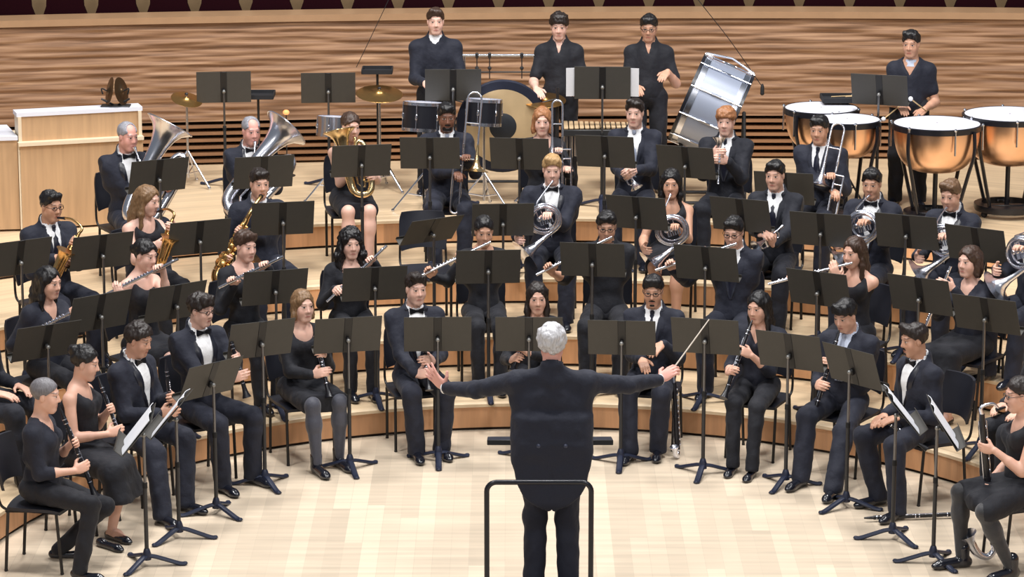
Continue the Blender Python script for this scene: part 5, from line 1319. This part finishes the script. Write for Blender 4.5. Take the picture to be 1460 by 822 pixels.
# ---------------------------------------------------------------- the pale wooden cabinet
def poly_slab(m, pts, z0, z1):
    n = len(pts); m.add([(x, y, z) for z in (z0, z1) for x, y in pts], [tuple(range(n))[::-1], tuple(range(n, 2*n))] + [(i, (i+1) % n, n + (i+1) % n, n + i) for i in range(n)])
OAK = plank_mat('pale_oak_veneer', (190, 154, 116), 'Object', (1, 1, 1), 9, 9, .04, .5, (22, 22, 1.5), 0, 0, .1)
EDGE = mat('pale_veneer_edge', (224, 206, 178), .45, 0, .05, 10); WTOP = mat('white_cabinet_top', (224, 226, 236), .4, 0, .03, 8)
fl = ground(32, 330, .93); fr = ground(207, 319, .93); ll = ground(-60, 333, .93); dv = nrm(fr - fl); bk_ = V(-dv[1], dv[0], 0); dep = .62
def rect(a, b_, d0, d1): return [tuple((a + bk_*d0)[:2]), tuple((b_ + bk_*d0)[:2]), tuple((b_ + bk_*d1)[:2]), tuple((a + bk_*d1)[:2])]
zl = at(34, 205, fl[1])[2]; zt = at(34, 163, fl[1])[2]; zs = at(10, 195, fl[1])[2]
t = Thing('cabinet', (fl + fr)/2, 'large pale wooden cabinet with a white top at the end of the back platform', 'cabinet')
m = MB(); poly_slab(m, rect(fl, fr, 0, dep), .95, zl - .02); t.part('lower_body', m, OAK)
m = MB(); poly_slab(m, rect(fl - dv*.012, fr + dv*.004, -.03, dep), zl - .02, zl + .012); t.part('shelf_moulding', m, EDGE)
m = MB(); poly_slab(m, rect(fl + dv*.01, fr - dv*.01, .05, .22), zl + .012, zt - .03); t.part('upper_panel', m, OAK)
m = MB(); poly_slab(m, rect(fl - dv*.01, fr + dv*.01, .035, .235), zt - .03, zt + .005); t.part('top_board', m, WTOP, label='white top board')
for a_ in (fl, fr - dv*.03): m = MB(); poly_slab(m, rect(a_, a_ + dv*.03, 0.03, .23), zl + .012, zt - .03); t.part('corner_post', m, EDGE)
m = MB(); poly_slab(m, rect(fl + dv*.03, fr - dv*.03, .04, dep - .02), .93, .95); t.part('plinth', m, SHADELINE)
m = MB(); poly_slab(m, rect(ll, fl - dv*.015, .02, dep), .95, zs - .03); t.part('side_body', m, OAK)
m = MB(); poly_slab(m, rect(ll, fl - dv*.012, -.0, dep), zs - .03, zs + .005); t.part('side_top', m, WTOP, label='white side top')
m = MB(); poly_slab(m, rect(fl - dv*.012, fl + dv*.004, .0, .02), .95, zl - .02); t.part('corner_edge', m, EDGE)

# ---------------------------------------------------------------- percussion on the top platform
BRONZE = mat('cast_bronze_cymbal', (206, 160, 96), .32, 1.0, .14, 30); BLKSHELL = mat('black_drum_shell', (24, 25, 32), .3, 0, .1, 20); GREYSH = mat('silver_grey_drum_shell', (150, 158, 176), .32, .25, .06, 6)
def cymbal_disc(m, c, ax, r):
    m.lathe([(r, 0), (r*.99, .003), (r*.6, r*.06), (r*.25, r*.10), (r*.22, r*.13), (r*.12, r*.19), (.008, r*.21), (.006, r*.205), (r*.11, r*.185), (r*.21, r*.12), (r*.25, r*.09), (r*.6, r*.05)], c, basis(ax), 30, caps=False)
def tripod(t, base, h, r=.28, mt=None, pr=.012):
    mt = mt or CHROME(); m = MB(); m.tube([base + V(0, 0, .08), base + V(0, 0, h)], pr, 10); t.part('pole', m, mt)
    for k in range(3):
        a = radians(80 + 120*k); q = V(cos(a), sin(a), 0); m = MB(); m.tube([base + V(0, 0, .34), base + q*r + V(0, 0, .012)], pr*.8, 8); m.tube([base + V(0, 0, .12), base + q*r*.55 + V(0, 0, .16)], pr*.6, 6); m.ball(base + q*r + V(0, 0, .014), .016, 8); t.part('leg', m, mt)
def cymbal_stand(px, py, y, r, label, ax=(0, -.12, 1), lev=5):
    c = at(px, py, y); base = V(c[0], c[1], LEVEL[lev]); t = Thing('cymbal_stand', base, label, 'cymbal stand'); tripod(t, base, c[2] - base[2] + .05)
    m = MB(); cymbal_disc(m, c, ax, r); t.part('cymbal', m, BRONZE); m = MB(); m.ball(c + V(0, 0, .055), (.018, .018, .014), 8); t.part('wing_nut', m, BLKMET()); return t
cymbal_stand(541, 134, 9.9, .22, 'suspended bronze cymbal on a chrome stand under the raised mallet tray', (.05, -.22, 1))
cymbal_stand(266, 142, 10.1, .15, 'small cymbal on a thin stand beside the tall music stand near the cabinet', (.25, -.3, 1))
cymbal_stand(776, 143, 9.4, .20, 'bronze cymbal just above the strawberry blonde trombonist', (0, -.2, 1))
def tray(px, py, y, w, d, label):
    c = at(px, py, y); base = V(c[0], c[1], LEVEL[5]); t = Thing('mallet_tray', base, label, 'tray'); tripod(t, base, c[2] - base[2] - .01, .25, BLKMET())
    m = MB(); m.box(c, (w, d, .016), None, .004)
    for s in (-1, 1): m.box(c + V(s*w/2, 0, .015), (.012, d, .045), None, .003); m.box(c + V(0, s*d/2, .015), (w, .012, .045), None, .003)
    t.part('tray_board', m, mat('black_tray_cloth', (26, 27, 32), .8)); return c
tray(368, 137, 10.4, .30, .30, 'black mallet tray beside the tall music stand near the wall')
c = tray(538, 102, 10.3, .28, .24, 'raised black mallet tray above the suspended bronze cymbal')
c = tray(1203, 142, 9.3, .40, .30, 'black mallet tray standing behind the kettledrums')
for k in range(2):
    t = Thing('mallet', c + V(-.05 + .1*k, 0, .03), ['white headed mallet lying nearest the wall end of the tray behind the kettledrums', 'white headed mallet lying beside the stand on the tray behind the kettledrums'][k], 'mallet')
    p = c + V(-.12 + .13*k, -.05, .036); q = p + V(.22, .06, 0); m = MB(); m.tube([p, q], .005, 6); t.part('stick', m, mat('maple_stick', (206, 176, 130), .5)); m = MB(); m.ball(q, (.03, .024, .024), 10); t.part('head', m, PAPER())

def drum(name, label, c, ax, r, depth, shell, cat, nl=8, skin=None, t=None, x=None, hoop=None):
    """c centre of the shell, ax drum axis"""
    ax = nrm(ax); R = basis(ax, x); t = t or Thing(name, c - V(0, 0, r), label, cat); h = depth/2
    m = MB(); m.lathe([(r*.985, -h), (r, -h*.98), (r, h*.98), (r*.985, h)], c, R, 40, caps=False); t.part('shell', m, shell)
    for s in (-1, 1):
        m = MB(); m.lathe([(r*1.0, s*(h - .018)), (r*1.035, s*(h - .018)), (r*1.035, s*(h + .012)), (r*.985, s*(h + .012))], c, R, 40, caps=False); t.part('hoop', m, hoop or CHROME())
        if hoop: m = MB(); m.lathe([(r*.99, s*(h - .075)), (r*1.012, s*(h - .075)), (r*1.012, s*(h - .025)), (r*.99, s*(h - .025))], c, R, 40, caps=False); t.part('chrome_band', m, CHROME())
        m = MB(); m.lathe([(r*.99, s*(h + .002)), (.01, s*(h + .003))], c, R, 40, caps=False); t.part('drum_head', m, skin or DRUMSKIN())
    for k in range(nl):
        a = 2*pi*k/nl + .2; e = R @ V(cos(a), sin(a), 0); m = MB(); m.tube([c + e*r*1.03 - ax*(h + .008), c + e*r*1.03 + ax*(h + .008)], .0045 + r*.006, 6); m.box(c + e*r*1.015, (.02 + r*.02, .02, depth*.22), np.c_[e, np.cross(ax, e), ax], .004); t.part('tension_lug', m, CHROME())
    return t
# concert bass drum tipped on its cradle
c = at(1014, 153, 9.35)
e = nrm(at(1000, 82, 9.35) - at(945, 208, 9.35)); ax = nrm(np.cross(e, ray(1012, 150))); ax = ax if ax[0] > 0 else -ax
t = drum('bass_drum', 'large tipped concert bass drum with silver-grey shell beside the drummer with glasses', c, ax, .415, .48, GREYSH, 'bass drum', 10, hoop=BLKSHELL)
m = MB(); fx = [c[0] - .28, c[0] + .3]
for x in fx: m.tube([(x, c[1] - .25, .95), (x, c[1] - .02, c[2] - .05), (x, c[1] + .25, .95)], .018, 8)
m.tube([(fx[0], c[1] - .25, .97), (fx[1], c[1] - .25, .97)], .016, 8); m.tube([(fx[0], c[1] + .25, .97), (fx[1], c[1] + .25, .97)], .016, 8); t.part('cradle', m, BLKMET())
m = MB(); m.tube([c - ax*.24 + e*.44, c + e*.49, c + ax*.24 + e*.44], .010, 8); t.part('tilt_bracket', m, CHROME())
# gong
c = at(717, 180, 9.3); R_ = .43
t = Thing('gong', c - V(0, 0, R_), 'round bronze gong with dark centre and black rim behind the trombonists', 'gong')
R = basis(V(0.05, -1, .0))
m = MB(); m.lathe([(R_*.29, .02), (R_*.80, .012), (R_*.80, -.012), (R_*.29, -.012)], c, R, 48, caps=False); t.part('bronze_ring', m, mat('lathed_bronze', (206, 180, 140), .45, .5, .22, 5))
m = MB(); m.lathe([(R_*.80, .012), (R_*.97, .008), (R_, -.01), (R_*.99, -.06), (R_*.96, -.06), (R_*.95, -.01), (R_*.80, -.012)], c, R, 48, caps=False); t.part('rim', m, mat('blackened_bronze_rim', (38, 42, 58), .4, .4, .15, 10), label='dark turned-back rim')
m = MB(); m.lathe([(.004, .035), (R_*.18, .034), (R_*.29, .02), (R_*.29, -.01), (.004, -.01)], c, R, 30); t.part('centre_boss', m, mat('dark_gong_boss', (40, 44, 50), .5, .3), label='dark round centre')
# gong frame: a black bar frame standing on the platform
for s in (-1, 1):
    m = MB(); m.tube([V(c[0] + s*.50, c[1] + .05, .96), V(c[0] + s*.50, c[1] + .05, c[2] + R_ - .08)], .015, 8); m.tube([V(c[0] + s*.50, c[1] - .24, .95), V(c[0] + s*.50, c[1] + .32, .95)], .016, 8); t.part('frame_post', m, BLKMET())
m = MB(); m.tube([V(c[0] - .5, c[1] + .05, 1.12), V(c[0] + .5, c[1] + .05, 1.12)], .013, 8)
for s in (-1, 1): m.tube([V(c[0] + s*.5, c[1] + .05, c[2] + .25), V(c[0] + s*.36, c[1] + .01, c[2] + .22)], .006, 6)
t.part('cross_bar', m, BLKMET())
# toms and snare with chrome rims
for px, py, y, r, dpt, lb, mt_ in ((604, 166, 9.0, .185, .24, 'black tom drum with chrome hoop behind the bearded trombonist', BLKSHELL), (690, 160, 9.0, .16, .22, 'black tom drum with chrome hoop in front of the gong', BLKSHELL), (478, 180, 9.4, .165, .16, 'silver snare drum on a stand behind the bare-kneed euphonium player', CHROME())):
    c = at(px, py, y); t = drum('snare_drum' if 'snare' in lb else 'tom_drum', lb, c, V(0.05, .12, 1), r, dpt, mt_, 'drum', 6); tripod(t, V(c[0], c[1], .93), c[2] - .93 - dpt/2, .30)
# xylophone
c = at(852, 180, 9.25); t = Thing('xylophone', V(c[0], c[1], .93), 'small keyboard percussion with pale bars behind the trumpeter in a pale tie', 'xylophone')
m = MB(); m.box(c + V(0, -.17, -.03), (.66, .03, .06), None, .006); m.box(c + V(0, .17, -.03), (.66, .03, .06), None, .006); t.part('rail', m, BLKMET())
for k in range(13): m = MB(); m.box(c + V(-.29 + k*.048, 0, .012), (.038, .36 - k*.011, .018), None, .004); t.part('bar', m, mat('pale_xylophone_bar', (206, 178, 140), .35, 0, .1, 14))
for sx in (-1, 1):
    for sy in (-1, 1): m = MB(); m.tube([c + V(sx*.29, sy*.16, -.05), V(c[0] + sx*.31, c[1] + sy*.18, .935)], .013, 8); t.part('leg', m, CHROME())
m = MB()
for k in range(13): m.tube([c + V(-.29 + k*.048, 0, -.02), c + V(-.29 + k*.048, 0, -.30 + k*.012)], .016, 8)
t.part('resonator_tubes', m, CHROME())
# percussion rack
y = 10.6; a, b = at(662, 79, y), at(762, 79, y); t = Thing('percussion_rack', V((a[0]+b[0])/2, y, .93), 'chrome bar rack standing against the wall between two drummers', 'percussion rack')
m = MB(); m.tube([a - V(.03, 0, 0), b + V(.03, 0, 0)], .016, 10); t.part('cross_bar', m, CHROME())
m = MB(); m.tube([a + V(0, 0, -.16), b + V(0, 0, -.16)], .007, 8); t.part('lower_bar', m, BLKMET())
for q in (a, b):
    m = MB(); m.tube([q, V(q[0], q[1], .96)], .013, 10); m.tube([V(q[0], q[1] - .22, .95), V(q[0], q[1] + .22, .95)], .014, 8); t.part('upright', m, CHROME())
for k in (.18, .36, .82): q = lerp(a, b, k); m = MB(); m.box(q, (.03, .045, .05), None, .006); m.tube([q, q + V(0, -.01, -.22)], .006, 6); m.ball(q + V(0, -.01, -.12), .02, 8); t.part('clamp', m, BLKMET())
# crash cymbals in a cradle on the cabinet
c = at(171, 140, 9.0); zt_ = zt + .005; c = fl + dv*(np.dot(at(171, 140, fl[1] + .2) - fl, dv)) + bk_*.135; c[2] = zt_
for s, w_ in ((-1, 'nearer the stage end'), (1, 'nearer the tuba players')):
    t = Thing('crash_cymbal', c + V(s*.055, 0, .01), f'dark bronze hand cymbal stood on edge on the cabinet, the one {w_}', 'cymbal'); m = MB(); cymbal_disc(m, c + V(s*.05, 0, .135), V(s*1, -.35, .25), .125); t.part('disc', m, mat('aged_bronze', (104, 82, 60), .35, .9, .2, 14))
    m = MB(); m.tube(smooth_path([c + V(s*.075, -.01, .14), c + V(s*.12, -.02, .16), c + V(s*.11, -.02, .11)], 4), .007, 6); t.part('hand_strap', m, RUBBER())
t = Thing('cymbal_cradle', c, 'small black cradle holding the hand cymbals on the cabinet', 'cradle')
m = MB(); m.box(c + V(0, 0, .006), (.26, .12, .012), None, .004); t.part('foot_plate', m, BLKMET())
for s in (-1, 1): m = MB(); m.tube([c + V(s*.02, 0, .012), c + V(s*.125, -.02, .07)], .01, 6); t.part('arm', m, BLKMET())
# small amber lamp
c = at(408, 160, 10.6); t = Thing('stand_lamp', V(c[0], c[1], .93), 'tiny amber lamp glowing on a thin pole against the wall above the tuba bell', 'lamp')
m = MB(); m.tube([V(c[0], c[1], .94), c - V(0, 0, .02)], .006, 6); m.lathe([(.08, 0), (.08, .008), (.01, .02)], V(c[0], c[1], .93), seg=14); t.part('pole', m, BLKMET())
am = NT('amber_glow'); am.b.inputs['Base Color'].default_value = lin((240, 150, 90)); am.b.inputs['Emission Color'].default_value = lin((250, 160, 100)); am.b.inputs['Emission Strength'].default_value = 1.2
m = MB(); m.ball(c, (.032, .03, .026), 10); t.part('bulb', m, am.m)

# ---- kettledrums
def timpani(px, py, y, r, label):
    c = at(px, py, y); x, yy, zt = c; b = .93; t = Thing('timpani', V(x, yy, b), label, 'kettledrum'); hb = .62 * r * 1.55
    m = MB(); m.lathe([(r*.985, zt - .03)] + [(r*.985*cos(a)**.55, zt - .06 - hb*sin(a)) for a in np.linspace(0, pi/2 - .05, 14)] + [(.02, zt - .06 - hb)], (x, yy, 0), None, 44, caps=False); t.part('bowl', m, COPPER())
    m = MB(); m.lathe([(r*.995, zt + .004), (.9*r, zt + .007), (.01, zt + .007)], (x, yy, 0), None, 44, caps=False); t.part('drum_head', m, DRUMSKIN())
    m = MB(); m.lathe([(r*.985, zt - .045), (r*1.04, zt - .045), (r*1.045, zt + .002), (r*1.0, zt + .008), (r*.985, zt + .004)], (x, yy, 0), None, 44, caps=False); t.part('counter_hoop', m, BLKSHELL)
    for k in range(6):
        a = radians(30 + 60*k + px % 20); q = V(cos(a), sin(a), 0); m = MB(); o = V(x, yy, 0)
        m.tube([o + q*r*1.055 + V(0, 0, zt - .0), o + q*r*1.06 + V(0, 0, zt - .22)], .009, 8); m.ball(o + q*r*1.055 + V(0, 0, zt + .004), .016, 8); t.part('tension_rod', m, CHROME())
    for k in range(4):
        a = radians(45 + 90*k + px % 15); q = V(cos(a), sin(a), 0); o = V(x, yy, 0)
        m = MB(); m.tube(smooth_path([o + q*r*1.06 + V(0, 0, zt - .03), o + q*r*1.07 + V(0, 0, zt - hb*.6), o + q*r*.92 + V(0, 0, zt - hb - .05), o + q*r*.62 + V(0, 0, b + .10)], 5), .017, 8, sx=1.6); t.part('strut', m, BLKSHELL)
    m = MB(); m.lathe([(r*.70, b + .05), (r*.72, b + .07), (r*.72, b + .11), (r*.55, b + .12), (r*.55, b + .05)], (x, yy, 0), None, 30, caps=False); t.part('base_ring', m, BLKSHELL)
    for k in range(3): a = radians(90 + 120*k); q = V(cos(a), sin(a), 0); m = MB(); m.ball(V(x, yy, b + .03) + q*r*.62, (.03, .03, .03), 10); t.part('caster', m, RUBBER())
    m = MB(); m.tube([V(x, yy, zt - .06 - hb), V(x, yy, b + .08)], .022, 10); m.box(V(x, yy, b + .085), (r*1.3, .06, .03), None, .008); t.part('centre_column', m, BLKSHELL)
    m = MB(); m.box(V(x + .0, yy + r*.8, b + .06), (.12, .28, .03), rotx(-.25), .008); t.part('pedal', m, BLKMET())
timpani(1171, 154, 9.05, .33, 'copper kettledrum half hidden behind the trombonist, farthest from the timpanist')
timpani(1208, 170, 8.5, .29, 'small copper kettledrum right behind the head of the seated trombonist')
timpani(1336, 176, 8.4, .385, 'large copper kettledrum directly in front of the timpanist')
timpani(1440, 163, 8.75, .41, 'largest copper kettledrum, cut by the frame beside the timpanist')
for s, (pa, pb) in ((1, ((1284, 150), (1262, 168))), (-1, ((1318, 156), (1300, 142)))):
    a, b = at(*pa, 8.88), at(*pb, 8.7); t = Thing('timpani_mallet', a, 'felt mallet in the ' + ('lowered' if s > 0 else 'raised') + ' hand of the timpanist', 'mallet'); u = nrm(b - a); a = a - u*.05; b = a + u*.33
    m = MB(); m.tube([a, b], .006, 8); t.part('stick', m, mat('maple_stick', (206, 176, 130), .5)); m = MB(); m.ball(b, .022, 10); t.part('head', m, PAPER())
# hanging microphone on its wire
p1 = at(1087, 124, 10.2); t = Thing('hanging_microphone', p1, 'small black microphone hanging on a slanting wire in front of the carved wall', 'microphone')
m = MB(); m.tube(smooth_path([p1, lerp(p1, at(1040, 55, 10.2), 1) + V(0, 0, -.01), at(985, -14, 10.2), at(900, -130, 10.2)], 6), .004, 6); t.part('wire', m, RUBBER())
m = MB(); m.tube([p1 + V(0, 0, .03), p1, p1 - V(0, 0, .06)], [.008, .018, .02], 10); m.ball(p1 - V(0, 0, .06), .021, 10); t.part('capsule', m, BLKMET())
p1 = at(508, 96, 10.2); t = Thing('hanging_wire', p1, 'thin dark wire slanting down the carved wall above the cymbal stand', 'wire')
m = MB(); m.tube(smooth_path([p1, at(535, 40, 10.2), at(560, -14, 10.2), at(600, -110, 10.2)], 6), .0035, 6); t.part('strand', m, RUBBER())
